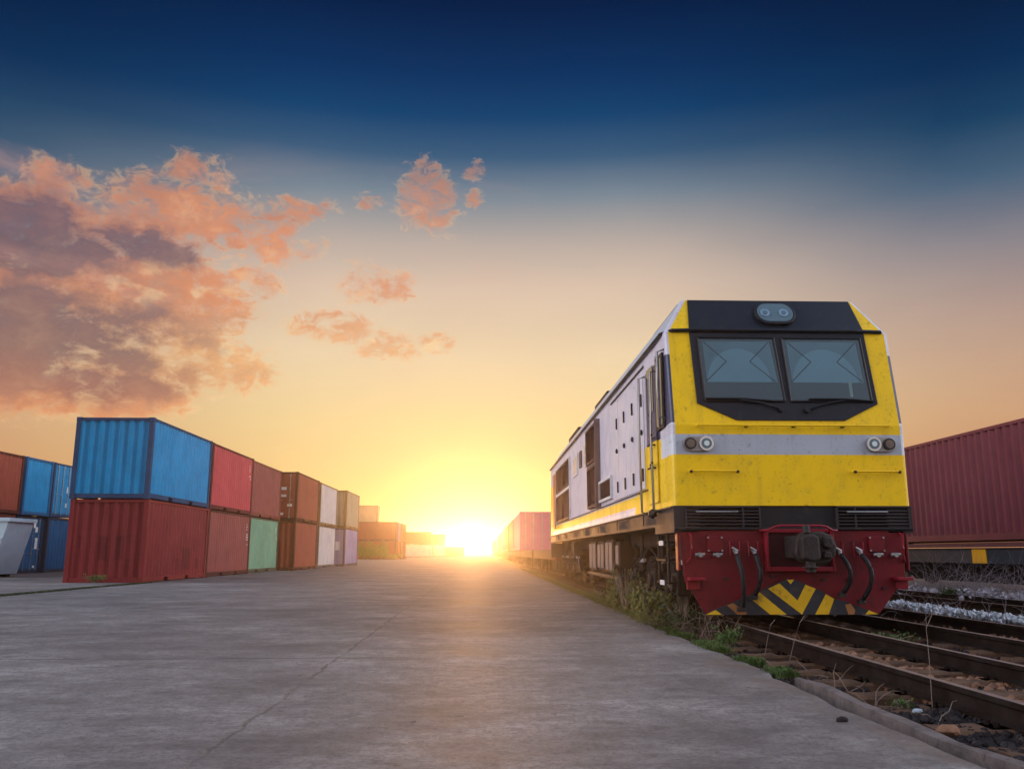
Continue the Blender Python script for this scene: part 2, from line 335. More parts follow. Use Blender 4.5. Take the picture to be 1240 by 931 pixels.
# ballast bed between the tracks: a rough sheet
bmsh = M(); nx, ny = 120, 170
def bed_z(x, y):
    z = -.145 + .035 * mnoise.noise(Vector((x * 1.3, y * 1.3, 0))) + .022 * mnoise.noise(Vector((x * 5, y * 5, 2)))
    z += .09 * math.exp(-((x - 7.55) / .28) ** 2) + .10 * math.exp(-((x - 10.4) / .8) ** 2) * (y > 10)
    z += .02 * math.exp(-((x - 3.69) / .3) ** 2)
    return z
vs = []; fs = []
for j in range(ny + 1):
    y = 1.5 + 60 * (j / ny) ** 1.7
    for i in range(nx + 1):
        x = 2.20 + 14 * (i / nx) ** 1.25; vs.append((x, y, bed_z(x, y) if j < ny else -.15))
for j in range(ny):
    for i in range(nx): a = j*(nx+1)+i; fs.append((a, a+1, a+nx+2, a+nx+1))
bmsh.add(vs, fs); tag(bmsh.build('ballast_bed', dirt, recalc=False, smooth=True), kind='structure')

# loose stones: rusty brown between the rails, pale grey in two windrows
def stone_field(name, label, mt, spots):
    s = M()
    for (x, y, z, r) in spots:
        c = (x, y, z); q = Matrix.Rotation(rnd.uniform(0, 6.3), 3, Vector((rnd.uniform(-1, 1), rnd.uniform(-1, 1), rnd.uniform(-1, 1))).normalized())
        sq = (rnd.uniform(.7, 1.3), rnd.uniform(.7, 1.2), rnd.uniform(.5, .9))
        base = [(1,0,0),(-1,0,0),(0,1,0),(0,-1,0),(0,0,1),(0,0,-1),(.62,.62,.55),(-.66,.55,-.5),(.6,-.6,-.55),(-.55,-.62,.6)]
        vs = []
        for b_ in base:
            k = rnd.uniform(.75, 1.15); v = q @ Vector((b_[0]*sq[0]*k, b_[1]*sq[1]*k, b_[2]*sq[2]*k)); vs.append((x + v.x*r, y + v.y*r, z + v.z*r))
        s.add(vs, [(0,6,2),(6,4,2),(0,4,6),(4,9,3),(4,1,9),(9,1,3),(4,2,1),(2,7,1),(2,5,7),(7,5,1),(1,5,3),(3,5,8),(8,5,0),(0,5,2),(3,8,0),(4,3,0)])
    return tag(s.build(name, mt, recalc=False), label, 'gravel', kind='stuff')
stone_br = mat('brown_ballast', (.26, .135, .080), .9, var=.8, vscale=7, grime=.5)
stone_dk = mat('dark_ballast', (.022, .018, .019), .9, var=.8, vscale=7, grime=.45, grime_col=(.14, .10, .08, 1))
stone_wh = mat('pale_ballast', (.50, .55, .60), .85, var=.5, vscale=9, grime=.4, grime_col=(.10, .12, .14, 1))
stone_gy = mat('grey_rubble', (.62, .58, .62), .9, var=.5, vscale=7, grime=.6)
def spread(n_, x0, x1, y0, y1, r0, r1, pw=1.8, gap=None, dz=0):
    out = []
    for _ in range(n_):
        y = y0 + (y1 - y0) * rnd.random() ** pw; x = rnd.uniform(x0, x1)
        if gap and any(abs(x - gx) < .06 for gx in gap): continue
        r = r0 + (r1 - r0) * rnd.random() ** 2; out.append((x, y, bed_z(x, y) + r * .35 + dz, r))
    return out
RL = [3.16, 4.22, 5.40, 6.46, 8.87, 9.93]
stone_field('ballast_between_rails', 'rusty brown ballast stones scattered between the two front rails', stone_br, spread(3800, 3.2, 4.2, 3.5, 14, .014, .050))
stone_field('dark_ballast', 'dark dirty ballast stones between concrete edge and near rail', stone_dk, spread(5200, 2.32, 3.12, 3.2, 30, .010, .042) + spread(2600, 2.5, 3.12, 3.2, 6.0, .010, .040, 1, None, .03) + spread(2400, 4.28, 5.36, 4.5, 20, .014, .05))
stone_field('siding_ballast', 'brown and grey small stones lying between the siding rails', stone_br, spread(3200, 5.5, 6.4, 6.5, 26, .014, .045, dz=.04))
stone_field('pale_ballast_windrow', 'long narrow windrow of pale blue grey stones beside the siding', stone_wh,
    [(7.5 + rnd.gauss(0, .13), y, -.04 + rnd.uniform(0, .09), rnd.uniform(.022, .055)) for y in [8 + 22 * rnd.random() ** 1.3 for _ in range(3000)]])
stone_field('grey_rubble_heap', 'low heap of pale grey rubble beyond the third track', stone_gy,
    [(10.9 + rnd.gauss(0, .42), y, -.10 + .26 * rnd.random() * (0.55 + .45 * math.sin(y * 1.1)), rnd.uniform(.03, .085)) for y in [13.5 + 18 * rnd.random() for _ in range(1900)]])

# ------------------------------------------------------------------ rails and sleepers
def rail(name, label, x, y0, y1, grp, pts=None):
    prof = [(-.062, 0), (.062, 0), (.062, .012), (.012, .028), (.010, .100), (.034, .112), (.035, .138), (.028, .146), (-.028, .146), (-.035, .138), (-.034, .112), (-.010, .100), (-.012, .028), (-.062, .012)]
    m_ = M(); n = len(prof); ring = []
    ysr = [y0 + (y1 - y0) * i / 40 for i in range(41)]
    vs = [(u + .006 * mnoise.noise(Vector((yy * .4, x, 0))), yy, v + .005 * mnoise.noise(Vector((yy * .3, 9, x)))) for yy in ysr for (u, v) in prof]
    for i in range(40):
        for k in range(n):
            m_.cur = 1 if k == 7 else 0
            m_.add([], []); m_.f.append([i*n+k, i*n+(k+1)%n, (i+1)*n+(k+1)%n, (i+1)*n+k]); m_.mi.append(m_.cur)
    m_.v = vs; m_.f.append(list(range(n))); m_.mi.append(0)
    o = m_.build(name, [rail_side, rail_top], loc=(x, 0, -.080))
    return tag(o, label, 'rail', grp)
rail('rail', 'near rail of the locomotive track, rusty with a worn shiny head', 3.16, 1.5, 240, 'rails of the locomotive track')
rail('rail', 'far rail of the locomotive track, between the brown ballast and black cinders', 4.22, 1.5, 240, 'rails of the locomotive track')
rail('rail', 'dark rail just beyond the locomotive track, first rail of the siding', 5.40, 3, 60, 'siding rails')
rail('rail', 'low dark siding rail running along the pale windrow of stones', 6.46, 3, 60, 'siding rails')
rail('rail', 'brown rail beyond the pale windrow of stones', 8.87, 6, 60, 'rails of the third track')
rail('rail', 'rail half buried beside the grey rubble heap', 9.93, 6, 60, 'rails of the third track')
def sleeper_mesh():
    m_ = M(); L = 2.0; n = 14
    pr = [(-.11, -.10), (.11, -.10), (.115, .0), (.10, .022), (-.10, .022), (-.115, .0)]
    vs = []
    for i in range(n + 1):
        x = -L/2 + L*i/n
        for (u, v) in pr: vs.append((x, u + .012 * mnoise.noise(Vector((x*3, u*20, 1))), v + .014 * mnoise.noise(Vector((x*5, u*9, 4)))))
    fs = [(i*6+k, i*6+(k+1)%6, (i+1)*6+(k+1)%6, (i+1)*6+k) for i in range(n) for k in range(6)] + [tuple(range(6)), tuple(n*6+k for k in range(6))]
    m_.add(vs, fs); return m_.mesh('sleeper', wood)
slm = sleeper_mesh()
tp = M()
for s_ in (-1, 1): tp.box(-.15, .15, -.09, .09, 0, .010); tp.tube([(s_*.10, .05, .0), (s_*.10, .05, .035)], .018, 6); tp.tube([(-s_*.10, -.05, .0), (-s_*.10, -.05, .035)], .018, 6)
tpm = tp.mesh('tie_plate', rail_side)
def sleepers(xc, ys_, label, grp, plates=True, w=1.0):
    for y in ys_:
        o = inst('sleeper', slm, None, (xc + rnd.uniform(-.03, .03), y, -.108), (0, 0, rnd.uniform(-.02, .02))); o.scale = (w, 1, 1)
        tag(o, label, 'sleeper', grp)
        if plates:
            for s_ in (-.53, .53): inst('tie_plate', tpm, o, (s_, 0, .018))
sleepers(3.69, [3.4 + .62 * i + rnd.uniform(-.03, .03) for i in range(11)], 'cracked brown timber sleeper across the track before the locomotive', 'sleepers in front of the locomotive')
sleepers(3.69, [10.3 + .62 * i for i in range(32)], 'timber sleeper in the shade under the locomotive', 'sleepers under the locomotive', False)
sleepers(5.93, [6.6 + .66 * i for i in range(16)], 'half buried timber sleeper under the siding rails', 'sleepers of the siding', False, .8)
sleepers(9.4, [12.5 + .66 * i for i in range(12)], 'half buried timber sleeper of the third track beyond the pale windrow', 'sleepers of the third track', False, .8)

# weathered timber strip along the broken concrete edge
m_ = M(); vs = []; ns = 36
for i in range(ns + 1):
    y = 2.6 + 4.3 * i / ns; x = 2.45 + .02 * math.sin(y * 2.1) + .03 * mnoise.noise(Vector((y * 1.5, 0, 5))) - (.06 if y < 3.6 else 0); z = -.055 + .035 * mnoise.noise(Vector((y * 1.2, 2, 0)))
    wv = .038 + .022 * mnoise.noise(Vector((y * 3, 8, 0)))
    vs += [(x - wv, y, z - .09), (x + wv, y, z - .09), (x + wv, y, z + .035), (x + wv*.2, y, z + .04 + .03 * mnoise.noise(Vector((y*9, 1, 1)))), (x - wv, y, z + .035)]
m_.add(vs, [(i*5+k, i*5+(k+1)%5, i*5+5+(k+1)%5, i*5+5+k) for i in range(ns) for k in range(5)] + [(0,1,2,3,4), tuple(ns*5+k for k in range(5))])
edgewood = mat('grey_weathered_wood', (.15, .125, .115), .9, var=.8, vscale=7, grime=.5, bump=.8, bscale=25)
tag(m_.build('edging_timber', edgewood), 'long grey weathered timber strip along the broken concrete edge', 'timber')
# debris
for i, (x, y, r, lab) in enumerate([(2.75, 5.6, .028, 'small pale blue broken block lying by the near rail'), (2.62, 5.0, .06, 'small rust brown broken brick beside the near rail'), (2.02, 5.0, .028, 'dark clod of earth lying on the concrete by the timber strip')]):
    m_ = M(); m_.sphere((0, 0, 0), r, 2, (1.2, .8, .6), .16)
    tag(m_.build('debris', [mat('block_blue', (.3, .36, .4), .9), stone_br, stone_dk][i], loc=(x, y, r*.4 if i == 2 else -.05)), lab, 'debris')
# ------------------------------------------------------------------ containers
def cpaint(name, col, rust=.6, streak=.22, grime=.22, rough=.52):
    return mat(name, col, rough, 0, var=.35, vscale=1.3, grime=grime, grime_col=tuple(x * .35 + .012 for x in col[:3]) + (1,), rust=rust, streak=streak, spec=.2)
PAINT = {
 'blue': cpaint('blue_container_paint', (.001, .235, .48)), 'deep_blue': cpaint('deep_blue_container_paint', (.001, .095, .23)),
 'maroon': cpaint('maroon_container_paint', (.20, .022, .024), .45), 'coral': cpaint('coral_container_paint', (.48, .062, .072), .35),
 'brown': cpaint('brown_container_paint', (.26, .066, .056)), 'green': cpaint('pale_green_container_paint', (.17, .33, .205), .7),
 'oxide': cpaint('oxide_container_paint', (.28, .062, .036)), 'white': cpaint('white_container_paint', (.55, .50, .46), .5),
 'tan': cpaint('tan_container_paint', (.36, .31, .19), .6), 'mauve': cpaint('mauve_container_paint', (.30, .27, .40), .5),
 'wine': cpaint('wine_container_paint', (.150, .030, .042), .25, .45, .45), 'orange': cpaint('orange_container_paint', (.40, .10, .035)),
 'pink': cpaint('pink_container_paint', (.55, .13, .28)), 'lime': cpaint('lime_container_paint', (.42, .42, .12)),
 'rusty': cpaint('rusty_container_paint', (.20, .05, .04), 1.0), 'gold': cpaint('gold_brown_container_paint', (.20, .12, .05)) }
frame_dark = {}
W, H_ = 2.438, 2.591
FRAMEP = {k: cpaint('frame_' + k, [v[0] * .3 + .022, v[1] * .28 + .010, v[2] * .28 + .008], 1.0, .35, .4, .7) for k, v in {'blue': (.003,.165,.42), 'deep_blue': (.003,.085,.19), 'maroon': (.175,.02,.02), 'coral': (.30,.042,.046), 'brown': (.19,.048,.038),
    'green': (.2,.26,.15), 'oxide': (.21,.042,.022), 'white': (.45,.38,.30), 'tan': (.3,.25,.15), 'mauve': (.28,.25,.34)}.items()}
def corr(m_, fn, L, z0, z1, pitch, dep, inset=0):
    n = max(2, int(L / pitch)); p = L / n; u = 0; pts = []
    for i in range(n): pts += [(u, 0), (u + p*.30, 0), (u + p*.48, dep), (u + p*.80, dep)]; u += p
    pts.append((L, 0)); vs = []
    for (a, d) in pts: vs += [fn(a, d, z0), fn(a, d, z1)]
    m_.add(vs, [(2*i, 2*i+2, 2*i+3, 2*i+1) for i in range(len(pts) - 1)])
def container_meshes(L):
    d = {}
    f = M(); x = W/2
    for sx in (-1, 1):
        for y in (0, L - .16): f.box(min(sx*x, sx*(x-.14)), max(sx*x, sx*(x-.14)), y, y+.16, .118, H_-.118)
        for y in (-.006, L-.172):
            for z in (0, H_-.118): f.box(min(sx*(x+.004), sx*(x-.162)), max(sx*(x+.004), sx*(x-.162)), y, y+.178, z, z+.118)
        a, b_ = min(sx*(x-.01), sx*(x-.09)), max(sx*(x-.01), sx*(x-.09))
        f.box(a, b_, .16, L-.16, H_-.085, H_-.012)
        # bottom rail broken by fork pockets
        cuts = [L/2 - 1.2, L/2 - .84, L/2 + .84, L/2 + 1.2] if L < 8 else [L/2-.3, L/2-.28]
        segs = [(.178, cuts[0]), (cuts[1], cuts[-2]), (cuts[-1], L-.178)] if L < 8 else [(.178, L-.178)]
        for (p, q) in segs: f.box(a, b_, p, q, .035, .185)
        for i in range(len(segs) - 1): f.box(a, b_, segs[i][1], segs[i+1][0], .150, .184)
    for y in (.01, L-.09):
        f.box(-x+.17, x-.17, y, y+.08, H_-.10, H_-.012); f.box(-x+.17, x-.17, y, y+.08, .02, .16)
    f.box(-x+.09, x-.09, .1, L-.1, .15, .17)
    d['frame'] = f.mesh('frame', black)
    for sx, nm in ((-1, 'sideL'), (1, 'sideR')):
        s = M(); corr(s, lambda a, dd, z, sx=sx: (sx*(x-.018-dd), .15 + a, z), L-.30, .182, H_-.08, .278, .056 if L < 8 else .064); d[nm] = s.mesh('side_panel', black, recalc=False)
    e = M(); corr(e, lambda a, dd, z: (-x+.13+a, L-.03-dd, z), W-.26, .155, H_-.095, .29, .045); d['end'] = e.mesh('end_panel', black, recalc=False)
    e = M(); corr(e, lambda a, dd, z: (-x+.13+a, .03+dd, z), W-.26, .155, H_-.095, .29, .06); d['end0'] = e.mesh('end_panel', black, recalc=False)
    r_ = M(); r_.box(-x+.05, x-.05, .08, L-.08, H_-.045, H_-.02); d['roof'] = r_.mesh('roof_panel', black)
    dr = M()
    dr.box(0, x-.15, .03, .07, .165, H_-.105)
    for z in (.24, .83, 1.42, 2.0, 2.40): dr.box(.04, x-.19, .012, .032, z-.03, z+.03)
    d['door'] = dr.mesh('door', black)
    lb = M(); lb.tube([(0, 0, .12), (0, 0, H_-.10)], .017, 6)
    for z in (.2, 2.38, .9, 1.7): lb.box(-.04, .04, -.012, .03, z-.03, z+.03)
    lb.box(-.02, .20, -.025, -.012, 1.08, 1.11)
    d['bar'] = lb.mesh('locking_bar', steel)
    return d
CM = {6.058: container_meshes(6.058), 12.19: container_meshes(12.19)}
stickm = mat('white_sticker', (.70, .70, .68), .6, grime=.3)
def patch_paint():
    m = PAINT['maroon'].copy(); m.name = 'patched_maroon_paint'; n = N(m.node_tree); b = n.nodes['Principled BSDF']
    src = b.inputs['Base Color'].links[0].from_socket
    t = n.new('ShaderNodeTexCoord').outputs['Object']; sn = n.vm('SNAP', t, (.27, .27, .36)); wn = n.new('ShaderNodeTexWhiteNoise'); n.put(wn.inputs['Vector'], sn)
    sp = n.new('ShaderNodeSeparateXYZ'); n.put(sp.inputs[0], t)
    lt = lambda a, c: n.m('LESS_THAN', a, c); gt = lambda a, c: n.m('GREATER_THAN', a, c)
    on_end = n.m('MULTIPLY', n.m('MULTIPLY', lt(sp.outputs[1], .12), lt(n.m('ABSOLUTE', n.m('SUBTRACT', sp.outputs[2], 1.08)), .38)), lt(n.m('ABSOLUTE', sp.outputs[0]), .9))
    on_side = n.m('MULTIPLY', n.m('MULTIPLY', gt(sp.outputs[1], 2.9), lt(sp.outputs[1], 5.3)), n.m('MULTIPLY', gt(sp.outputs[2], .36), lt(sp.outputs[2], 1.08)))
    k = n.m('MULTIPLY', n.m('MAXIMUM', on_end, on_side), gt(wn.outputs['Value'], .5))
    n.put(b.inputs['Base Color'], n.mix(n.m('MULTIPLY', k, .45), src, (.06, .006, .008, 1))); return m
PAINT['patched'] = patch_paint()
def side_marks(t, L, k, mt):
    for (yy, z1, n_) in ((L - .62, 2.2, k), (L - .46, 1.75, max(2, k - 3))):
        q = M()
        for j in range(n_):
            if j % 4 == 3: continue
            q.box(W/2 - .0175, W/2 - .012, yy, yy + .07 + .04 * (j % 2), z1 - .11 * j - .06, z1 - .11 * j)
        q.build('marking', mt, t)
def container(name_label, paint, x, y, z, rz=0, door=None, group='containers', L=6.058, stickers=(), frame_paint=None, marks=0):
    """origin: middle of the near end at ground level"""
    cm = CM[L]; p = PAINT[paint]; t = thing('shipping_container', name_label, 'container', (x, y, z), rz, group)
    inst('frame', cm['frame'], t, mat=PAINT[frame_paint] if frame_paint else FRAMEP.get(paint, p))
    inst('side_panel', cm['sideL'], t, mat=p); inst('side_panel', cm['sideR'], t, mat=p)
    inst('roof_panel', cm['roof'], t, mat=p)
    for end in ('front', 'rear'):
        if door == end:
            for s in (0, 1):
                dy = 0 if end == 'front' else L
                rot = (0, 0, 0) if end == 'front' else (0, 0, PI)
                dd = inst('door', cm['door'], t, (0, dy, 0), rot, mat=p)
                if s: dd.scale = (-1, 1, 1)
                for bx in (.30, .82): inst('locking_bar', cm['bar'], dd, (bx, -.012, 0))
                if s == 0 and end == 'front':
                    for (a, b_, c_, d_) in stickers:
                        q = M(); q.box(a, b_, .005, .0295, c_, d_); q.build('marking', stickm, dd)
        else: inst('end_panel', cm['end0'] if end == 'front' else cm['end'], t, mat=p)
    if marks: side_marks(t, L, marks, stickm)
    return t
X0 = W / 2
def side(xf): return xf - X0
GR = 'stacked containers along the left side of the road'
container('dark maroon container with faded patches, bottom of the nearest stack under a blue one', 'patched', side(-10.55), 27.5, 0, group=GR, frame_paint='maroon')
container('bright blue container on top of the nearest stack at the left of the road', 'blue', side(-10.58), 27.45, H_+.01, group=GR)
container('dull brown red container at ground level under the coral red one', 'brown', side(-10.6), 33.75, 0, group=GR, marks=8)
container('coral red container between the bright blue and the brown ones, upper tier', 'coral', side(-10.63), 33.8, H_+.01, group=GR, marks=5)
container('pale green container at ground level, the only green one', 'green', side(-10.78), 39.95, 0, group=GR, marks=4)
container('rusty brown container directly on top of the pale green one', 'brown', side(-10.76), 39.95, H_+.01, group=GR, frame_paint='rusty')
container('oxide red container with a plain end at the foot of the projecting stack', 'oxide', side(-9.95), 46.2, 0, group=GR)
container('oxide red container with white marked doors on top of the projecting stack', 'oxide', side(-9.93), 46.2, H_+.01, group=GR, door='front',
    stickers=[(.15, .28, 2.05, 2.25), (.36, .62, 1.62, 1.78), (.36, .62, 1.25, 1.38), (.70, .95, .75, .88), (.35, .5, .3, .42)])
container('dirty white container at ground level between the oxide red and mauve ones', 'white', side(-10.02), 53.2, 0, group=GR)
container('dirty white container on the upper tier beside the tan one', 'white', side(-10.0), 53.2, H_+.01, group=GR, frame_paint='gold')
container('pale mauve container with a marked end, bottom of the last near stack', 'mauve', side(-9.5), 60.1, 0, group=GR, door='front', stickers=[(.25, .85, 1.1, 1.7)])
container('tan container with a brown end on top of the mauve one', 'tan', side(-9.48), 60.1, H_+.01, group=GR, frame_paint='gold')
# row at the far left: short ends face the road
GL = 'containers stacked in the far left row'
XL = -20.6
def leftc(label, paint, ystart, z, door=None, L=6.058, **k):
    return container(label, paint, XL + .0, ystart + X0, z, -PI/2 + PI, 'front' if door else None, GL, L, **k)
# rotated so that the local near end (y=0) faces +X
def endc(label, paint, xface, ymid, z, door=False, grp=GL, L=6.058, stickers=(), **k):
    return container(label, paint, xface, ymid, z, PI/2, 'front' if door else None, grp, L, stickers, **k)
endc('brick red container at the left picture edge, upper tier above the skip', 'oxide', -20.6, 37.75, H_+.01)
endc('rusty red container with flaking posts behind the grey skip, lower tier', 'rusty', -20.75, 37.75, 0)
endc('nearest red container of the far left row, upper tier', 'brown', -20.5, 35.25, H_+.01)
endc('nearest red container of the far left row, lower tier', 'rusty', -20.6, 35.25, 0)
endc('blue container with a plain ribbed end, upper tier of the far left row', 'blue', -20.55, 40.3, H_+.01, frame_paint='deep_blue')
endc('deep blue container with white marked doors, lower tier beside the skip', 'deep_blue', -20.75, 40.3, 0, True, stickers=[(.35, .55, 2.05, 2.35), (.55, .75, 1.85, 2.1), (.60, .80, 1.1, 1.6), (.6, .75, .25, .35)])
endc('blue container with white marked doors, upper tier half behind the near stack', 'blue', -20.55, 42.85, H_+.01, True, stickers=[(.2, .35, 1.2, 1.5), (.62, .85, 1.25, 1.85), (.2, .35, .5, .7), (.66, .86, 2.1, 2.35)])
endc('deep blue container with a plain ribbed end, lower tier half behind the near stack', 'deep_blue', -20.6, 42.85, 0)
# far stacks
GF = 'distant containers at the end of the yard'
for i, (lab, pt, x, y, z) in enumerate([
    ('orange brown container lying crosswise behind the yellow green shrub', 'oxide', -12.2, 123.2, 0), ('orange brown container crosswise on top of the one behind the shrub', 'oxide', -12.2, 123.2, H_+.01),
    ('narrow container end just beyond the crosswise pair, ground level', 'orange', -12.1, 126.0, 0), ('narrow container end just beyond the crosswise pair, upper tier', 'pink', -12.1, 126.0, H_+.01),
    ('third crosswise container from the shrub, ground level', 'brown', -12.0, 129.0, 0), ('third crosswise container from the shrub, upper tier', 'oxide', -12.0, 129.0, H_+.01),
    ('fourth crosswise container from the shrub, ground level', 'oxide', -11.9, 133.0, 0), ('fourth crosswise container from the shrub, upper tier', 'orange', -11.9, 133.0, H_+.01),
    ('highest distant container showing above the crosswise pair', 'tan', -15.6, 129.0, 2*H_+.02),
    ('orange container on the upper tier above the whitish one', 'orange', -10.9, 181.2, H_+.01), ('whitish container at ground level under the orange one', 'white', -10.4, 181.2, 0),
    ('peach coloured distant container on top of the cream one', 'orange', -8.9, 205, H_+.01), ('cream distant container under the peach coloured one', 'white', -8.8, 205, 0),
    ('single lime yellow container nearest to the setting sun', 'lime', -5.1, 241, 0)]):
    endc(lab, pt, x, y, z, False, GF)

# ------------------------------------------------------------------ skip at the left edge
skipm = cpaint('grey_blue_skip_paint', (.56, .70, .76), .5, .12, .10)
t = thing('skip_bin', 'grey blue steel skip with sloping end and teal stencilling at the left edge', 'skip', (-20.2, 33.5, 0.0))
m_ = M(); fn = lambda u, v, tt: (u, tt, v)
m_.prism([(-2.2, .12), (1.65, .12), (2.15, 2.2), (-2.7, 2.2), (-2.7, 2.12), (-2.62, 2.12), (-2.14, .2), (1.57, .2), (2.05, 2.12)], fn, 0, 1.9) if False else None
def wallq(a, b_, c_, d_, th, nrm):
    v = [Vector(p) for p in (a, b_, c_, d_)]; n_ = Vector(nrm) * th
    m_.add(v + [p + n_ for p in v], [(0,1,2,3), (7,6,5,4), (0,4,5,1), (1,5,6,2), (2,6,7,3), (3,7,4,0)])
wallq((-2.2, 0, .12), (1.65, 0, .12), (2.15, 0, 2.2), (-2.7, 0, 2.2), .03, (0, 1, 0)); wallq((-2.2, 1.9, .12), (1.65, 1.9, .12), (2.15, 1.9, 2.2), (-2.7, 1.9, 2.2), .03, (0, -1, 0))
wallq((1.65, .03, .12), (1.65, 1.87, .12), (2.15, 1.87, 2.2), (2.15, .03, 2.2), .03, (-1, 0, 0)); wallq((-2.2, .03, .12), (-2.2, 1.87, .12), (-2.7, 1.87, 2.2), (-2.7, .03, 2.2), .03, (1, 0, 0))
m_.box(-2.17, 1.62, .03, 1.87, .12, .16); m_.build('hopper', skipm, t)
m_ = M(); m_.box(-2.76, 2.22, -.06, .0, 2.10, 2.24); m_.box(-2.76, 2.22, 1.90, 1.96, 2.10, 2.24); m_.box(2.152, 2.22, .0, 1.9, 2.10, 2.24); m_.box(-2.55, 1.98, -.04, 0, 1.42, 1.50); m_.build('rim', skipm, t, bevel=.01)
for xx in (-1.9, -.6, .6, 1.45):
    m_ = M(); m_.box(xx, xx+.08, -.04, -.001, .14, 1.41); m_.build('rib', skipm, t)
m_ = M(); m_.box(-2.0, 1.5, .2, .4, 0, .12); m_.box(-2.0, 1.5, 1.5, 1.7, 0, .12); m_.build('skid', darkp, t)
teal = mat('teal_stencil', (.02, .30, .32), .6, grime=.4)
m_ = M()
for k, (a, b_) in enumerate([(1.02, 1.10), (1.14, 1.34), (1.38, 1.42)]): m_.box(a, b_, -.006, -.0005, .72 + .05*k, .92); m_.box(a - .02, b_ - .03, -.006, -.0005, 1.0, 1.07)
m_.build('stencil', teal, t)

# ------------------------------------------------------------------ container wagons
ylw = mat('reflector_yellow', (.75, .36, .01), .5, grime=.3)
def wagon_proto(L=13.2, col=darkp):
    t = thing('flat_wagon', 'x', 'wagon')
    m_ = M()
    for s in (-1, 1): m_.box(min(s*1.02, s*1.22), max(s*1.02, s*1.22), .35, L-.35, .62, .98)
    m_.box(-1.02, 1.02, .35, L-.35, .86, .94)
    for k in range(7): m_.box(-1.02, 1.02, .5 + k*(L-1.2)/6, .68 + k*(L-1.2)/6, .60, .86)
    m_.box(-1.22, 1.22, .2, .35, .6, .99); m_.box(-1.22, 1.22, L-.35, L-.2, .6, .99)
    m_.build('deck', col, t, bevel=.012)
    for yy in (2.0, L - 2.0):
        m_ = M()
        for s in (-1, 1):
            m_.box(min(s*.80, s*.92), max(s*.80, s*.92), yy-1.15, yy+1.15, .40, .56); m_.box(min(s*.78, s*.95), max(s*.78, s*.95), yy-.25, yy+.25, .30, .62)
            for a in (-.85, .85): m_.box(min(s*.76, s*.97), max(s*.76, s*.97), yy+a-.13, yy+a+.13, .28, .52)
        m_.box(-.8, .8, yy-.2, yy+.2, .36, .6)
        b_ = m_.build('bogie', darkp, t, bevel=.015)
        for a in (-.85, .85):
            w_ = M()
            for s in (-1, 1): w_.disc((s*.60, yy+a, .40), (1, 0, 0), .40, .12, 24); w_.disc((s*.52, yy+a, .40), (1, 0, 0), .43, .03, 24)
            w_.tube([(-.78, yy+a, .40), (.78, yy+a, .40)], .07, 8); w_.build('wheelset', steel if 0 else darkp, b_)
    m_ = M()
    for s in (-1, 1): m_.prism([(3.3, .60), (L-3.3, .60), (L-4.2, .16), (4.2, .16)], lambda u, v, t_: (t_, u, v), s*.55 - .04, s*.55 + .04)
    m_.box(-.51, .51, 4.2, L-4.2, .20, .24); m_.build('added_deep_sill', darkp, t)  # sill added, made deep to keep the space under the deck dark
    for yy, s in ((0, -1), (L, 1)):
        m_ = M(); m_.box(-.1, .1, min(yy+s*.25, yy-s*.25), max(yy+s*.25, yy-s*.25), .62, .82); m_.box(-.16, .16, min(yy+s*.30, yy+s*.06), max(yy+s*.30, yy+s*.06), .58, .88); m_.build('coupler', castm, t, bevel=.03)
    return t
# wagon with the wine red container at the right
wr = wagon_proto(13.2); wr.location = (12.75, 15.2, .06); wr['label'] = 'dark blue grey flat wagon with a yellow plate carrying the wine red container'; wr['group'] = 'container wagons'
navyw = mat('dark_blue_wagon_paint', (.018, .030, .042), .55, grime=.4)
for ch in wr.children:
    if ch.name.startswith('deck'): ch.data.materials[0] = navyw
m_ = M(); m_.box(-1.24, -1.222, 4.35, 4.92, .63, .95); m_.build('reflector_plate', ylw, wr)
m_ = M(); m_.box(-1.30, -1.18, .6, 12.5, .995, 1.10); m_.build('side_rail', mat('wagon_rail_maroon', (.10, .03, .035), .6), wr)
container('long wine red container with faint weld line on the flat wagon at the right', 'wine', 12.75, 15.7, 1.18, 0, None, 'containers on wagons', 12.19)
wf = wagon_proto(13.6, mat('wagon_brown', (.13, .055, .03), .7, grime=.4))
wf.location = (3.69, 29.3, .06); wf['label'] = 'empty flat wagon coupled right behind the locomotive'; wf['group'] = 'wagons of the container train'
for i in range(1, 17):
    c = copy_tree(wf); c.location = (3.69, 30.0 + 13.9 * i, .06)
    c['label'] = 'second empty flat wagon, just ahead of the first pink container' if i == 1 else 'flat wagon loaded with a container in the long train behind the locomotive'
PK = ['pink', 'coral', 'orange', 'pink', 'tan', 'coral', 'white', 'pink', 'orange', 'coral', 'tan', 'pink', 'coral', 'orange', 'pink']
for i in range(2, 17):
    c = container('first pink red container on the train behind the locomotive, its end in view' if i == 2 else 'container on the hazy train behind the locomotive, beyond the first pink one', PK[i-2], 3.69, 30.6 + 13.9 * i, 1.08, 0, 'front' if i == 2 else None, 'containers on the train', 12.19)

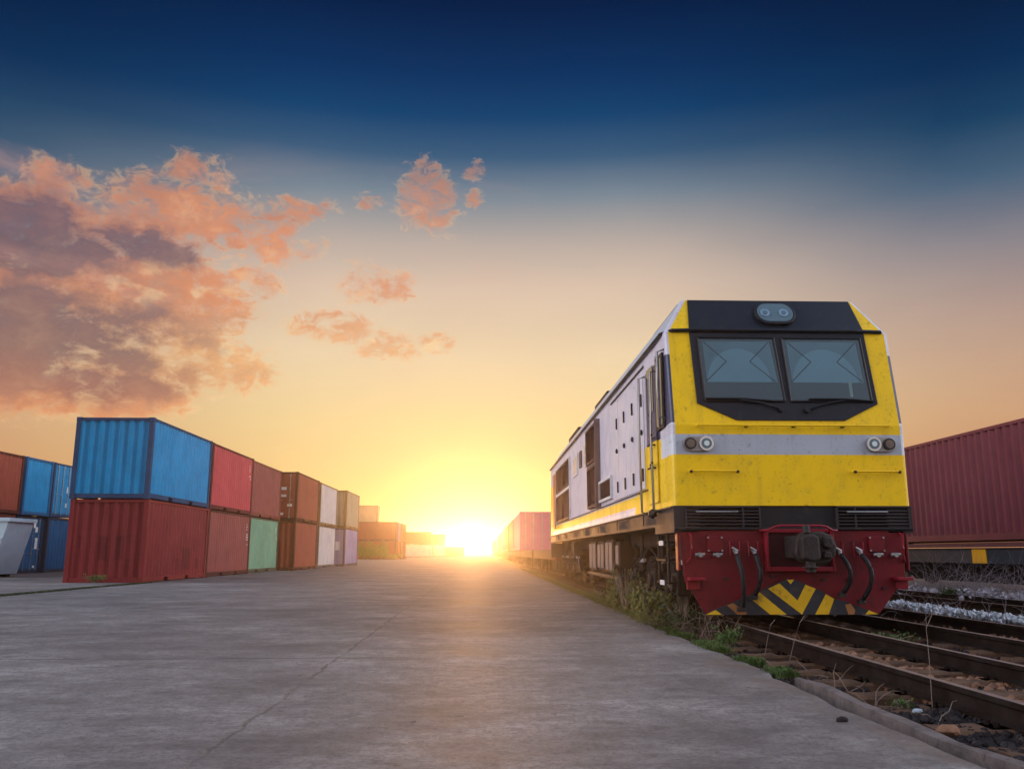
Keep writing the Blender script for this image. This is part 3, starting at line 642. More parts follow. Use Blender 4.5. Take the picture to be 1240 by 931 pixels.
# ------------------------------------------------------------------ locomotive
HW = 1.43; LL = 18.7
loco = thing('diesel_locomotive', 'yellow and lavender diesel locomotive with red snowplough front on the right', 'locomotive', (3.69, 10.15, .06))
lav = (.56, .555, .64, 1); navy = (.020, .035, .10, 1); yel = (.86, .56, .003, 1); wht = (.60, .66, .72, 1)
def livery(name, front):
    m = bpy.data.materials.new(name); m.use_nodes = True; n = N(m.node_tree); b = n.nodes['Principled BSDF']
    t = n.new('ShaderNodeTexCoord').outputs['Object']; sp = n.new('ShaderNodeSeparateXYZ'); n.put(sp.inputs[0], t); X, Y_, Z = sp.outputs
    lt = lambda a, b_: n.m('LESS_THAN', a, b_); gt = lambda a, b_: n.m('GREATER_THAN', a, b_); mul = lambda a, b_: n.m('MULTIPLY', a, b_)
    band = mul(gt(Z, 2.03), lt(Z, 2.275))
    if front: b.inputs['Specular IOR Level'].default_value = .25; c = n.mix(band, yel, (.40, .45, .52, 1))
    else:
        c = n.mix(mul(gt(Z, 1.53), lt(Z, 1.68)), lav, yel)
        c = n.mix(lt(Z, 1.49), c, wht)
        c = n.mix(mul(lt(Z, n.m('ADD', 2.30, mul(n.m('SUBTRACT', 1.6, Y_), .04))), lt(Y_, n.m('SUBTRACT', 2.62, mul(n.m('SUBTRACT', Z, 1.44), 1.1)))), c, yel)
        c = n.mix(mul(mul(gt(Z, 2.30), lt(Z, 3.30)), lt(Y_, 1.42)), c, navy)
        c = n.mix(mul(lt(Z, n.m('ADD', 2.42, mul(Y_, -.05))), mul(gt(Z, 2.27), lt(Y_, .62))), c, lav)
        c = n.mix(mul(band, lt(Y_, .60)), c, wht)
        c = n.mix(mul(gt(Y_, 17.75), lt(Z, 3.0)), c, yel)
    nz = n.noise(t, 2.2, 7, .65); gz = n.noise(t, 9, 9, .72); st = n.noise(n.scale(t, (7, 7, .5)), 1, 6, .65)
    c = n.mix(n.m('MULTIPLY', n.sm(nz, .42, .75), .30), c, n.mix(.6, c, (.10, .085, .06, 1)))
    c = n.mix(n.m('MULTIPLY', n.sm(gz, .56, .68), .55), c, n.mix(.75, c, (.07, .05, .03, 1)))
    c = n.mix(n.m('MULTIPLY', n.sm(st, .52, .72), .25), c, n.mix(.7, c, (.09, .07, .05, 1)))
    c = n.mix(n.m('MULTIPLY', mul(n.sm(n.noise(t, 30, 7, .75), .57, .64), n.sm(nz, .38, .55)), .7), c, (.10, .06, .02, 1))
    n.put(b.inputs['Base Color'], c); n.put(b.inputs['Roughness'], n.m('ADD', .30, mul(nz, .3)))
    bp = n.new('ShaderNodeBump'); bp.inputs['Strength'].default_value = .12; bp.inputs['Distance'].default_value = .03; n.put(bp.inputs['Height'], n.noise(t, 1.6, 3)); n.put(b.inputs['Normal'], bp.outputs[0])
    return m
lv_side = livery('side_livery', False); lv_front = livery('front_livery', True)
roofp = mat('roof_paint', (.40, .46, .52), .4, grime=.35, streak=.15)
# rings: z, front y, half width
bm = bmesh.new()
lev = [(1.42, 0.0, HW), (2.39, 0.0, HW), (3.60, .205, HW), (4.09, .455, 1.14)]
def ring(sgn):
    out = []
    for z, y, hx in lev:
        yy = y if sgn < 0 else LL - y
        out.append([bm.verts.new((-hx, yy, z)), bm.verts.new((hx, yy, z))])
    return out
fr, bk = ring(-1), ring(1)
def face(vs, mi):
    f = bm.faces.new(vs); f.material_index = mi
for i in range(3):
    face([fr[i][0], fr[i][1], fr[i+1][1], fr[i+1][0]], 1)
    face([bk[i][1], bk[i][0], bk[i+1][0], bk[i+1][1]], 1)
    face([bk[i][0], fr[i][0], fr[i+1][0], bk[i+1][0]], 0 if i < 2 else 2)
    face([fr[i][1], bk[i][1], bk[i+1][1], fr[i+1][1]], 0 if i < 2 else 2)
face([fr[3][0], fr[3][1], bk[3][1], bk[3][0]], 2)
face([fr[0][1], fr[0][0], bk[0][0], bk[0][1]], 0)
# rear end yellow too
me = bpy.data.meshes.new('body'); bmesh.ops.recalc_face_normals(bm, faces=bm.faces)
# soften the vertical corners
ve = [e for e in bm.edges if abs(e.verts[0].co.z - e.verts[1].co.z) > .3 and abs(abs(e.verts[0].co.x) - e.verts[0].co.x * (1 if e.verts[0].co.x > 0 else -1)) < 1e-6]
bmesh.ops.bevel(bm, geom=ve, offset=.05, segments=3, affect='EDGES', profile=.5, clamp_overlap=True)
bm.to_mesh(me); bm.free()
for mm in (lv_side, lv_front, roofp): me.materials.append(mm)
body = bpy.data.objects.new('body', me); C.objects.link(body); body.parent = loco
# helper frames on the raked front planes
P1a, P1b = (0.0, 2.39), (.205, 3.60); P2a, P2b = (.205, 3.60), (.455, 4.09)
def on(pa, pb, x, z, off):
    k = (z - pa[1]) / (pb[1] - pa[1]); y = pa[0] + (pb[0] - pa[0]) * k
    L_ = math.hypot(pb[0]-pa[0], pb[1]-pa[1]); ny, nz = -(pb[1]-pa[1]) / L_, (pb[0]-pa[0]) / L_
    return (x, y + ny * off, z + nz * off)
rk = lambda u, v, t: on(P1a, P1b, u, v, t)
tpn = lambda u, v, t: on(P2a, P2b, u, v, t)
maskm = mat('black_gloss', (.010, .014, .022), .38, var=.3, grime=.35, grime_col=(.05, .05, .05, 1))
m_ = M(); m_.prism([(-1.115, 3.598), (1.115, 3.598), (1.15, 2.66), (.71, 2.445), (-.62, 2.445), (-1.09, 2.66)], rk, .003, .016); m_.build('windscreen_surround', maskm, loco, bevel=.004)
m_ = M(); m_.prism([(-1.06, 4.085), (1.06, 4.085), (1.125, 3.615), (-1.11, 3.615)], tpn, .003, .014); m_.build('roof_fascia', maskm, loco, bevel=.003)
m_ = M(); m_.tube([(-HW-.03, LL-.25, 3.585), (-HW-.03, .75, 3.585), (-HW-.02, .35, 3.60), (-HW+.10, .19, 3.615), (-1, .175, 3.62), (1, .175, 3.62), (HW-.10, .19, 3.615), (HW+.0, .35, 3.60), (HW+.005, .75, 3.585), (HW+.005, LL-.25, 3.585)], .024, 6); m_.build('rain_gutter', black, loco)
# glazing with blinds and a painted dark sheet for the cab
glassm = bpy.data.materials.new('window_glass'); glassm.use_nodes = True; n = N(glassm.node_tree); n.nodes.clear()
tr = n.new('ShaderNodeBsdfTransparent'); tr.inputs[0].default_value = (.78, .90, .94, 1)
gl = n.new('ShaderNodeBsdfGlossy'); gl.inputs[0].default_value = (.8, .9, .95, 1); gl.inputs[1].default_value = .04
fz = n.new('ShaderNodeFresnel'); fz.inputs[0].default_value = 1.5
mx = n.new('ShaderNodeMixShader'); n.links.new(n.m('ADD', fz.outputs[0], .01, clamp=True), mx.inputs[0]); n.links.new(tr.outputs[0], mx.inputs[1]); n.links.new(gl.outputs[0], mx.inputs[2])
mo = n.new('ShaderNodeOutputMaterial'); n.links.new(mx.outputs[0], mo.inputs[0])
blindm = mat('pale_blind', (.27, .37, .41), .8, var=.25, vscale=1.2, grime=.2)
blind2 = mat('blind_fold', (.12, .19, .24), .8)
cab_dark = mat('cab_dark_paint', (.012, .030, .042), .85, var=.3)
seatm = mat('seat_fabric', (.02, .03, .05), .9)
for sgn, (xa, xb, xc, xd) in ((-1, (-1.02, -.055, -.005, -.99)), (1, (.045, 1.045, 1.075, .07))):
    # flat dark sheet behind the pane, the cab's shade put into its colour
    o = M(); o.prism([(xd, 2.685), (xc, 2.685), (xb, 3.515), (xa, 3.515)], rk, .020, .026)
    p = o.build('windscreen_pane', glassm, loco)
    o = M(); o.prism([(xd, 2.685), (xc, 2.685), (xb, 3.515), (xa, 3.515)], rk, .0165, .0175); o.build('cab_dark_sheet', cab_dark, p)
    o = M(); zb = 2.93
    o.prism([(xd+.05, zb), (xc-.06, zb), (xb-.06, 3.47), (xa+.06, 3.47)], rk, .0178, .0186); o.build('sun_blind', blindm, p)
    o = M(); mid = (xa + xb) / 2; w2 = (xb - xa) / 2
    pts = [(mid - w2*.83, zb), (mid + w2*.83, zb)] + [(mid + w2*.05 + w2*.80*math.cos(a), zb + .40*math.sin(a)) for a in [PI*k/16 for k in range(17)]]
    o = M(); o.prism([(mid + w2*.05*0 + w2*.82*math.cos(PI*k/16), zb + .002 + .44*math.sin(PI*k/16)) for k in range(17)], rk, .0187, .0190); o.build('bright_arch', mat('pale_arch', (.40, .56, .62), .8), p)  # bright arch seen in the glass, put in as a flat pale shape
    o = M()
    for (s0, s1) in (((xa+.07, 3.46), (xa+.34, 3.20)), ((xa+.34, 3.20), (xa+.07, 2.94)), ((xb-.07, 3.46), (xb-.33, 3.20)), ((xb-.33, 3.20), (xb-.04, 2.94))):
        o.tube([rk(s0[0], s0[1], .0192), rk(s1[0], s1[1], .0192)], .006, 4)
    o.build('pane_line', mat('pane_line_dark', (.03, .06, .075), .8), p)  # dark lines seen in the glass, put in as thin dark rods
    o = M(); o.prism([(mid + .12*sgn*-1 + .17*math.cos(PI*k/10), 2.70 + .13*math.sin(PI*k/10)) for k in range(11)], rk, .0178, .0188); o.build('seat_top', seatm, p)
    o = M(); f_ = .028
    for (a, b_) in (((xd, 2.685), (xc, 2.685)), ((xc, 2.685), (xb, 3.515)), ((xb, 3.515), (xa, 3.515)), ((xa, 3.515), (xd, 2.685))):
        o.tube([rk(a[0], a[1], .022), rk(b_[0], b_[1], .022)], .016, 6)
    o.build('rubber_seal', rubber, p)
o = M(); o.prism([(.82, 2.75), (.855, 2.75), (.86, 2.93), (.84, 2.96), (.82, 2.93)], rk, .0178, .0192); o.build('document_strip', mat('cream_plastic', (.6, .58, .45), .5), loco)
for sx, pts in ((-1, [(-.07, 2.58), (-.30, 2.655), (-.56, 2.69)]), (1, [(.25, 2.57), (.50, 2.65), (.72, 2.69)])):
    o = M(); o.tube([rk(x, z, .05) for x, z in pts], .013, 6); o.tube([rk(pts[0][0], pts[0][1], .0), rk(pts[0][0], pts[0][1], .06)], .035, 10)
    wp = o.build('wiper_arm', black, loco)
    o = M(); o.tube([rk(pts[2][0]-.42, pts[2][1]+.02, .040), rk(pts[2][0]+.02, pts[2][1]+.02, .045), rk(pts[2][0]+.38, pts[2][1]-.005, .040)], .012, 6); o.build('wiper_blade', rubber, wp)
# roof headlamp
def stadium(cx, cz, a, b_, n_=10):
    return [(cx + a + b_*math.cos(t), cz + b_*math.sin(t)) for t in [-PI/2 + PI*k/n_ for k in range(n_+1)]] + [(cx - a + b_*math.cos(t), cz + b_*math.sin(t)) for t in [PI/2 + PI*k/n_ for k in range(n_+1)]]
lampg = mat('lamp_glass', (.09, .15, .18), .08, var=.1, spec=.5); mirr = mat('lamp_reflector', (.55, .68, .72), .15, .9, var=.05)
o = M(); o.prism(stadium(.03, 3.86, .10, .165), tpn, .014, .06); hl = o.build('roof_headlamp', black, loco, bevel=.01)
o = M(); o.prism(stadium(.03, 3.86, .095, .135), tpn, .0605, .064); o.build('lens', lampg, hl)
for lx in (-.105, .135):
    o = M(); c0 = tpn(lx, 3.85, .066); c1 = tpn(lx, 3.85, .074); o.tube([c0, c1], .062, 16); o.build('reflector', mirr, hl)
    o = M(); o.tube([tpn(lx, 3.85, .074), tpn(lx, 3.85, .080)], .035, 12); o.build('bulb_cap', lampg, hl)
# front marker lamp clusters
fr0 = lambda u, v, t: (u, -t, v)
red_l = mat('amber_lens', (.15, .115, .09), .2, var=.3, spec=.5); 
for s in (-1, 1):
    o = M(); o.prism(stadium(s*1.115, 2.155, .095, .090), fr0, .002, .035); pl_ = o.build('marker_lamp', steel, loco, bevel=.006)
    for xo, rr, inner in ((s*1.02, .088, mirr), (s*1.21, .070, red_l)):
        o = M(); o.tube([(xo, -.03, 2.157), (xo, -.065, 2.157)], rr, 20); o.build('lamp_ring', chrome if inner is mirr else skirtm, pl_)
        o = M(); o.tube([(xo, -.06, 2.157), (xo, -.069, 2.157)], rr*.72, 18); o.build('lamp_lens', lampg if inner is mirr else red_l, pl_)
        o = M(); o.tube([(xo, -.066, 2.157), (xo, -.074, 2.157)], rr*.38, 14); o.build('bulb', inner, pl_)
def handrail(pts, r=.012, mt=yellow_p, nm='handrail', end=None):
    o = M(); o.tube(pts, r, 6); return o.build(nm, mt, loco)
handrail([(-1.12, 0, 2.375), (-1.12, -.07, 2.375), (-.50, -.072, 2.375), (.15, -.072, 2.375), (.78, -.072, 2.375), (1.22, -.07, 2.375), (1.22, 0, 2.375)])
for x in (-.52, .06, .66):
    o = M(); o.tube([(x, 0.0, 2.372), (x, -.075, 2.372)], .017, 6); o.build('rail_bracket', black, loco)
for a, b_ in ((-1.22, -.66), (.76, 1.30)):
    handrail([(a, 0, 1.825), (a, -.065, 1.825), (b_, -.065, 1.825), (b_, 0, 1.825)], .013)
    for x in (a, b_): o = M(); o.tube([(x, -.052, 1.818), (x, -.078, 1.818)], .019, 6); o.build('rail_bracket', black, loco)
# front valance with louvres
o = M(); o.box(-HW, HW, .02, .5, 1.135, 1.417); o.box(-HW-.0, HW, -.03, .02, 1.135, 1.165); val = o.build('front_valance', black, loco, bevel=.008)
for (a, b_) in ((-1.30, -.40), (.51, 1.40)):
    o = M()
    for k in range(6): z = 1.19 + .039*k; o.cbox(((a+b_)/2, .0, z), (b_-a-.03, .05, .012), Matrix.Rotation(R(-30), 3, 'X'))
    o.box(a, a+.02, -.03, .02, 1.166, 1.41); o.box(b_-.02, b_, -.03, .02, 1.166, 1.41); o.box(a+.68 if a < 0 else a+.22, a+.70 if a < 0 else a+.24, -.028, .02, 1.166, 1.41); o.box(a, b_, -.03, .02, 1.40, 1.416)
    o.build('louvre_grille', skirtm, val)
    o = M(); o.tube([(a+.12, -.05, 1.345), (b_-.28, -.05, 1.345)], .011, 6); o.build('lift_bar', steel, val)
# red plough plate
pw = lambda u, v, t: (u, t, v)
o = M(); o.prism([(-1.37, 1.135), (1.33, 1.135), (1.29, .62), (1.24, .52), (.95, .17), (-1.10, .17), (-1.33, .54), (-1.345, .64)], pw, .0, .03)
o.box(-1.40, -1.371, .0, .14, .66, 1.13); o.box(1.331, 1.36, .0, .14, .66, 1.13)
plough = o.build('plough_plate', red_p, loco, bevel=.012)
o = M(); yp = lambda u, v, t: (u, -t, v)
def spl(pts, mt, t0, t1, nm, par): q = M(); q.prism(pts, yp, t0, t1); return q.build(nm, mt, par)
sh = lambda pts, dx=-.045, dz=-.0: [(x + dx, z + dz) for x, z in pts]
apron = spl(sh([(-1.076, .165), (-.952, .225), (-.731, .306), (-.514, .395), (-.323, .472), (-.099, .567), (-.01, .567), (.12, .51), (.237, .463), (.443, .355), (.678, .278), (.968, .165)]), mat('apron_black', (.022, .026, .034), .6, grime=.5, grime_col=(.10, .07, .05, 1)), .001, .045, 'hazard_apron', plough)
for pts, mt in (([(-1.07, .168), (-.952, .22), (-.876, .168)], wyel), ([(-.817, .274), (-.744, .298), (-.591, .191), (-.601, .168), (-.699, .168)], rustyel), ([(-.517, .331), (-.495, .392), (-.427, .420), (-.125, .168), (-.315, .168)], wyel),
    ([(-.324, .459), (-.187, .520), (.014, .325), (.119, .505), (.237, .458), (.056, .168)], wyel), ([(.21, .168), (.353, .397), (.447, .342), (.369, .168)], wyel), ([(.571, .278), (.639, .288), (.686, .214), (.668, .168), (.602, .168)], rustyel), ([(.802, .168), (.846, .214), (.955, .170)], wyel), ([(-.099, .561), (-.011, .561), (-.054, .51)], wyel)):
    spl(sh(pts), mt, .0455, .048, 'hazard_stripe', apron)
for s in (-1, 1):
    o = M(); o.box(min(s*1.31, s*1.12), max(s*1.31, s*1.12), -.16, .0, .555, .590); o.box(min(s*1.31, s*1.16), max(s*1.31, s*1.16), -.02, .02, .45, .555); o.build('step', red_bright, plough, bevel=.006)
    o = M(); o.tube([(s*1.26, 0, 1.10), (s*1.26, -.07, 1.07), (s*1.255, -.08, .92), (s*1.27, -.05, .80), (s*1.30, 0, .76)], .014, 6); o.build('grab_handle', red_bright, plough)
    # jumper socket plate and cocks
    o = M(); o.box(min(s*1.06, s*.87), max(s*1.06, s*.87), -.035, .0, .88, 1.06); sp_ = o.build('socket_cover', red_p, plough, bevel=.006)
    o = M()
    for ax in (1.045, .885):
        for az_ in (.895, 1.045): o.tube([(s*ax, -.03, az_), (s*ax, -.048, az_)], .012, 6)
    o.build('bolt', steel, sp_)
    for ax in (1.16, .95):
        o = M(); o.tube([(s*ax, 0, .845), (s*ax, -.10, .845)], .028, 8); o.tube([(s*ax-.055, -.08, .845), (s*ax+.055, -.08, .850)], .020, 8); o.build('air_cock', steel, plough)
hoses = [((-.735, .85), (-.70, .55), (-.69, .26)), ((-.515, .85), (-.47, .60), (-.545, .39)), ((.495, .85), (.60, .62), (.50, .42)), ((.74, .85), (.86, .62), (.72, .34))]
for (a, b_, c_) in hoses:
    o = M(); pts = []
    for k in range(13):
        t_ = k/12; u = (1-t_)**2*a[0] + 2*t_*(1-t_)*b_[0]*1.08 - 2*t_*(1-t_)*.08*a[0] + t_*t_*c_[0]; v = (1-t_)**2*a[1] + 2*t_*(1-t_)*b_[1] + t_*t_*c_[1]
        pts.append((u, -.10 - .10*math.sin(PI*t_), v))
    o.tube(pts, .028, 8); h = o.build('brake_hose', rubber, loco, smooth=True)
    o = M(); o.tube([(a[0], .0, a[1]+.05), (a[0], -.09, a[1]+.02), (a[0], -.10, a[1]-.02)], .024, 8); o.tube([(a[0]-.04, -.05, a[1]+.08), (a[0]+.03, -.06, a[1]+.04)], .014, 6); o.build('hose_fitting', steel, h)
    o = M(); o.tube([(c_[0], -.09, c_[1]+.02), (c_[0]+.005, -.09, c_[1]-.04)], .036, 8); o.cbox((c_[0]-.02, -.09, c_[1]-.03), (.08, .06, .05)); o.build('hose_coupling', castm, h)
    o = M()
    for dx_ in (-.055, .06): o.tube([(a[0]+dx_, 0, a[1]+.15), (a[0]+dx_, -.03, a[1]+.14), (a[0]+dx_*.95, -.03, a[1]-.02)], .009, 5)
    o.build('hose_guard', red_bright, h)
# coupler pocket, coupler and uncoupling bar
o = M(); o.box(-.38, -.345, -.09, .0, .655, 1.145); o.box(.40, .435, -.09, .0, .655, 1.145); o.box(-.345, .40, -.09, .0, .655, .71); o.box(-.345, .40, -.06, .0, 1.10, 1.145); pk = o.build('coupler_pocket', red_bright, loco, bevel=.008)
o = M(); o.box(-.344, .398, -.022, -.004, .712, 1.098); o.build('pocket_plate', mat('pocket_dark', (.045, .006, .010), .7, grime=.5), pk)
o = M()
o.box(-.15, .19, -.34, -.023, .80, 1.06)
o.prism([(-.19, .86), (-.17, 1.02), (-.07, 1.10), (.12, 1.11), (.25, 1.06), (.29, .95), (.27, .84), (.19, .76), (.05, .73), (-.06, .75), (-.15, .79)], pw, -.52, -.34)
cp = o.build('coupler', castm, loco, bevel=.03, seg=3)
o = M(); o.prism([(-.15, .80), (-.15, 1.05), (-.03, 1.08), (.05, 1.05), (.06, .80), (-.02, .76)], pw, -.63, -.50); o.build('knuckle', castm, cp, bevel=.03, seg=3)
o = M(); o.prism([(.11, .94), (.13, 1.05), (.21, 1.04), (.235, .95), (.19, .91)], pw, -.58, -.515); o.prism([(.10, .82), (.12, .89), (.20, .88), (.20, .80)], pw, -.58, -.515); o.build('guard_arm', castm, cp, bevel=.015)
o = M(); o.tube([(-.045, -.56, .78), (-.045, -.56, .655)], .055, 10); o.tube([(-.045, -.56, .72), (-.045, -.56, .70)], .09, 12); o.build('locking_pin', castm, cp, bevel=.008); o = M(); o.tube([(-.045, -.50, 1.08), (-.04, -.48, 1.17)], .045, 10); o.build('lock_lift', castm, cp, bevel=.008)
handrail([(-.42, -.02, 1.125), (-.42, -.12, 1.125), (-.37, -.14, 1.125), (-.29, -.16, 1.165), (-.22, -.16, 1.18), (.26, -.16, 1.18), (.33, -.16, 1.165), (.40, -.14, 1.125), (.46, -.12, 1.125), (.46, -.02, 1.125)], .015, red_bright, 'uncoupling_bar')
for (x, z) in ((-.85, .57), (.62, .57), (.30, .56), (-.30, .60), (1.02, .46)):
    o = M(); o.tube([(x, 0, z), (x, -.02, z)], .022, 8); o.build('plough_bolt', castm, plough)

# sides: mirrored left and right
glassd = mat('side_window_glass', (.015, .02, .03), .10, var=.1, spec=.35)
grille_m = mat('grille_maroon', (.075, .038, .045), .65, grime=.4, streak=.2)
panel_m = mat('door_panel_paint', lav[:3], .36, var=.22, vscale=1.5, grime=.25, streak=.22, grime_col=(.20, .17, .15, 1))
seam = mat('seam_dark', (.05, .045, .05), .7)
for s in (-1, 1):
    sx = s * HW
    def bx(m_, t0, t1, y0, y1, z0, z1):
        if s > 0 and t0 > 0: t0, t1 = t0 * .3, t1 * .3
        a, b_ = sx + s*t0, sx + s*t1; m_.box(min(a, b_), max(a, b_), y0, y1, z0, z1)
    # cab side window with handles
    o = M(); bx(o, .002, .03 if s < 0 else .006, .27, .71, 2.40, 3.36); fw = o.build('cab_window_frame', black, loco, bevel=.02 if s < 0 else 0)
    o = M(); k_ = .031 if s < 0 else .0065; bx(o, k_, k_ + .004, .31, .67, 2.45, 3.30); o.build('pane', glassd, fw)
    if s < 0: o = M(); bx(o, .037, .05, .47, .50, 2.42, 3.33); o.build('window_bar', steel, fw)
    # cab door
    o = M(); bx(o, .002, .022, .78, 1.42, 1.50, 3.42)
    cd = o.build('cab_door', lv_side, loco, bevel=.01)
    o = M(); bx(o, .023, .03, .90, 1.30, 2.70, 3.32); o.build('door_window', glassd, cd)
    for z in (1.95, 2.25): o = M(); o.tube([(sx + s*.02, .86, z), (sx + s*.09, .86, z), (sx + s*.09, 1.02, z)], .014, 6); o.build('door_handle', castm, cd)
    # long grab rails beside the door
    for y, z0, z1 in ((.74, 1.38, 3.22), (1.56, 1.38, 3.30), (.24, 2.5, 3.38))[:3 if s < 0 else 2]:
        o = M(); pr = 1.0 if s < 0 else .35; o.tube([(sx, y, z1), (sx + s*.09*pr, y, z1-.03), (sx + s*.10*pr, y, (z0+z1)/2), (sx + s*.09*pr, y, z0+.03), (sx, y, z0)], .017 if s < 0 else .010, 7); o.build('grab_rail', steel, loco, smooth=True)
    for z in (2.36, 2.0): o = M(); o.tube([(sx + s*.10, .70, z), (sx + s*.06, 1.05, z), (sx + s*.02, 1.05, z)], .013, 6); o.build('rail_stay', castm, loco)
    o = M(); o.sphere((sx + s*.10, .80, 1.36), .07, 1, (1, 1.3, .9), .2); o.build('rail_foot', castm, loco)
    # body-side doors with three latches each
    for k in range(4):
        y0 = 1.68 + .76*k
        o = M(); bx(o, .0015, .014, y0 + .012, y0 + .748, 1.74, 3.30 + .03*k); dr = o.build('equipment_door', panel_m if k else panel_m, loco, bevel=.006)
        for z in (3.0, 2.54, 1.94):
            o = M(); 
            if z == 2.54: o.sphere((sx + s*.03, y0+.10, z), .048, 1, (.5, 1, 1))
            else: bx(o, .015, .035, y0+.07, y0+.13, z-.09, z+.09)
            o.build('latch', castm, dr, bevel=.004)
    o = M(); bx(o, .0015, .016, 1.6, 4.75, 3.44, 3.47); bx(o, .0015, .016, 1.3, LL-.6, 1.705, 1.722); o.build('body_moulding', seam, loco)
    # grilles
    def grille(y0, y1, z0, z1, slats, frame_m, nm='side_grille', t=.05, vertical=False):
        o = M(); f_ = .045
        bx(o, .002, t, y0, y1, z1-f_, z1); bx(o, .002, t, y0, y1, z0, z0+f_); bx(o, .002, t, y0, y0+f_, z0+f_, z1-f_); bx(o, .002, t, y1-f_, y1, z0+f_, z1-f_)
        g_ = o.build(nm, frame_m, loco)
        o = M(); bx(o, .0021, .008, y0+f_, y1-f_, z0+f_, z1-f_)
        for k in range(slats):
            z = z0 + f_ + (z1-z0-2*f_) * (k+.5) / slats
            o.cbox((sx + s*.022, (y0+y1)/2, z), (.030, y1-y0-2*f_-.004, .010), Matrix.Rotation(R(35*s), 3, 'Y'))
        o.build('slats', grille_m, g_); return g_
    grille(4.72, 6.30, 1.80, 2.20, 8, white_p)
    grille(6.34, 7.95, 2.66, 3.40, 13, grille_m, t=.09); grille(6.34, 7.95, 1.76, 2.60, 14, grille_m, t=.07)
    o = M(); bx(o, .002, .11, 6.28, 6.335, 1.70, 3.44); bx(o, .002, .06, 6.34, 8.0, 2.605, 2.655); o.build('grille_frame', mat('grille_edge', (.14, .10, .10), .6), loco)
    for (y0, y1, z0, z1) in ((8.1, 8.85, 2.72, 3.28), (10.2, 11.2, 2.70, 3.22)):
        o = M(); bx(o, .002, .025, y0, y1, z0, z1); wn = o.build('engine_window', white_p, loco, bevel=.02)
        o = M(); bx(o, .0255, .029, y0+.09, y1-.09, z0+.07, z1-.07); o.build('pane', mat('dusty_pane', (.42, .38, .36), .3) if s < 0 else glassd, wn)
    o = M(); bx(o, .002, .03, 9.35, 9.75, 2.80, 3.18); o.build('vent', grille_m, loco)
    for (y0, y1) in ((12.1, 13.95), (14.05, 15.9)):
        grille(y0, y1, 2.60, 3.30, 12, grille_m, t=.06); grille(y0, y1, 1.74, 2.50, 12, grille_m, t=.06)
    o = M(); bx(o, .002, .045, 12.05, 15.95, 2.515, 2.585); bx(o, .002, .045, 12.0, 12.05, 1.7, 3.34); o.build('grille_frame', white_p, loco)
    o = M(); bx(o, .002, .03, 16.7, 17.4, 1.6, 3.3); rd = o.build('rear_cab_door', mat('rear_door_paint', (.36, .12, .06), .5, grime=.3) if s < 0 else panel_m, loco, bevel=.01)
    # solebar skirt
    o = M(); bx(o, -.30, .004, .0, 1.15, 1.10, 1.417); bx(o, -.30, .002, 1.15, LL, 1.19, 1.417); bx(o, .0045, .02, .05, LL-.1, 1.39, 1.415)
    for k in range(7): bx(o, .0045, .02, 1.9 + k*2.4, 1.94 + k*2.4, 1.24, 1.38)
    o.build('solebar', skirtm, loco, bevel=.008)
o = M(); o.box(-HW, HW, LL - .12, LL - .005, .72, 1.185); o.build('rear_beam', skirtm, loco, bevel=.01)
o = M(); o.box(-.12, .12, LL - .004, LL + .28, .80, 1.04); o.build('rear_coupler', castm, loco, bevel=.03)
# underframe core
o = M(); o.box(-1.1, 1.1, .45, LL-.4, .95, 1.40); o.box(-.9, .9, 4.9, 10.2, .42, .96); o.build('underframe', darkp, loco, bevel=.03)
cabm = mat('cabinet_paint', (.13, .11, .11), .6, grime=.4, streak=.3); 
for s in (-1, 1):
    for (y0, y1, z0, z1) in ((5.0, 5.45, .62, 1.06), (5.75, 6.75, .50, 1.12), (6.9, 7.9, .52, 1.10), (8.1, 9.3, .50, 1.12)):
        o = M(); a, b_ = s*.91, s*1.30; o.box(min(a, b_), max(a, b_), y0, y1, z0, z1); cb = o.build('battery_box', darkp, loco, bevel=.02)
        for k in range(2 if y1-y0 > .5 else 1):
            yy0 = y0 + .05 + k*(y1-y0)/2; yy1 = yy0 + (y1-y0)/(2 if y1-y0 > .5 else 1) - .1
            o = M(); a, b_ = s*1.301, s*1.318; o.box(min(a, b_), max(a, b_), yy0, yy1, z0+.05, z1-.06); o.build('cover', cabm, cb, bevel=.008)
    o = M(); a, b_ = s*.95, s*1.32; o.box(min(a, b_), max(a, b_), 4.9, 9.6, .40, .46); o.build('battery_shelf', skirtm, loco, bevel=.008)
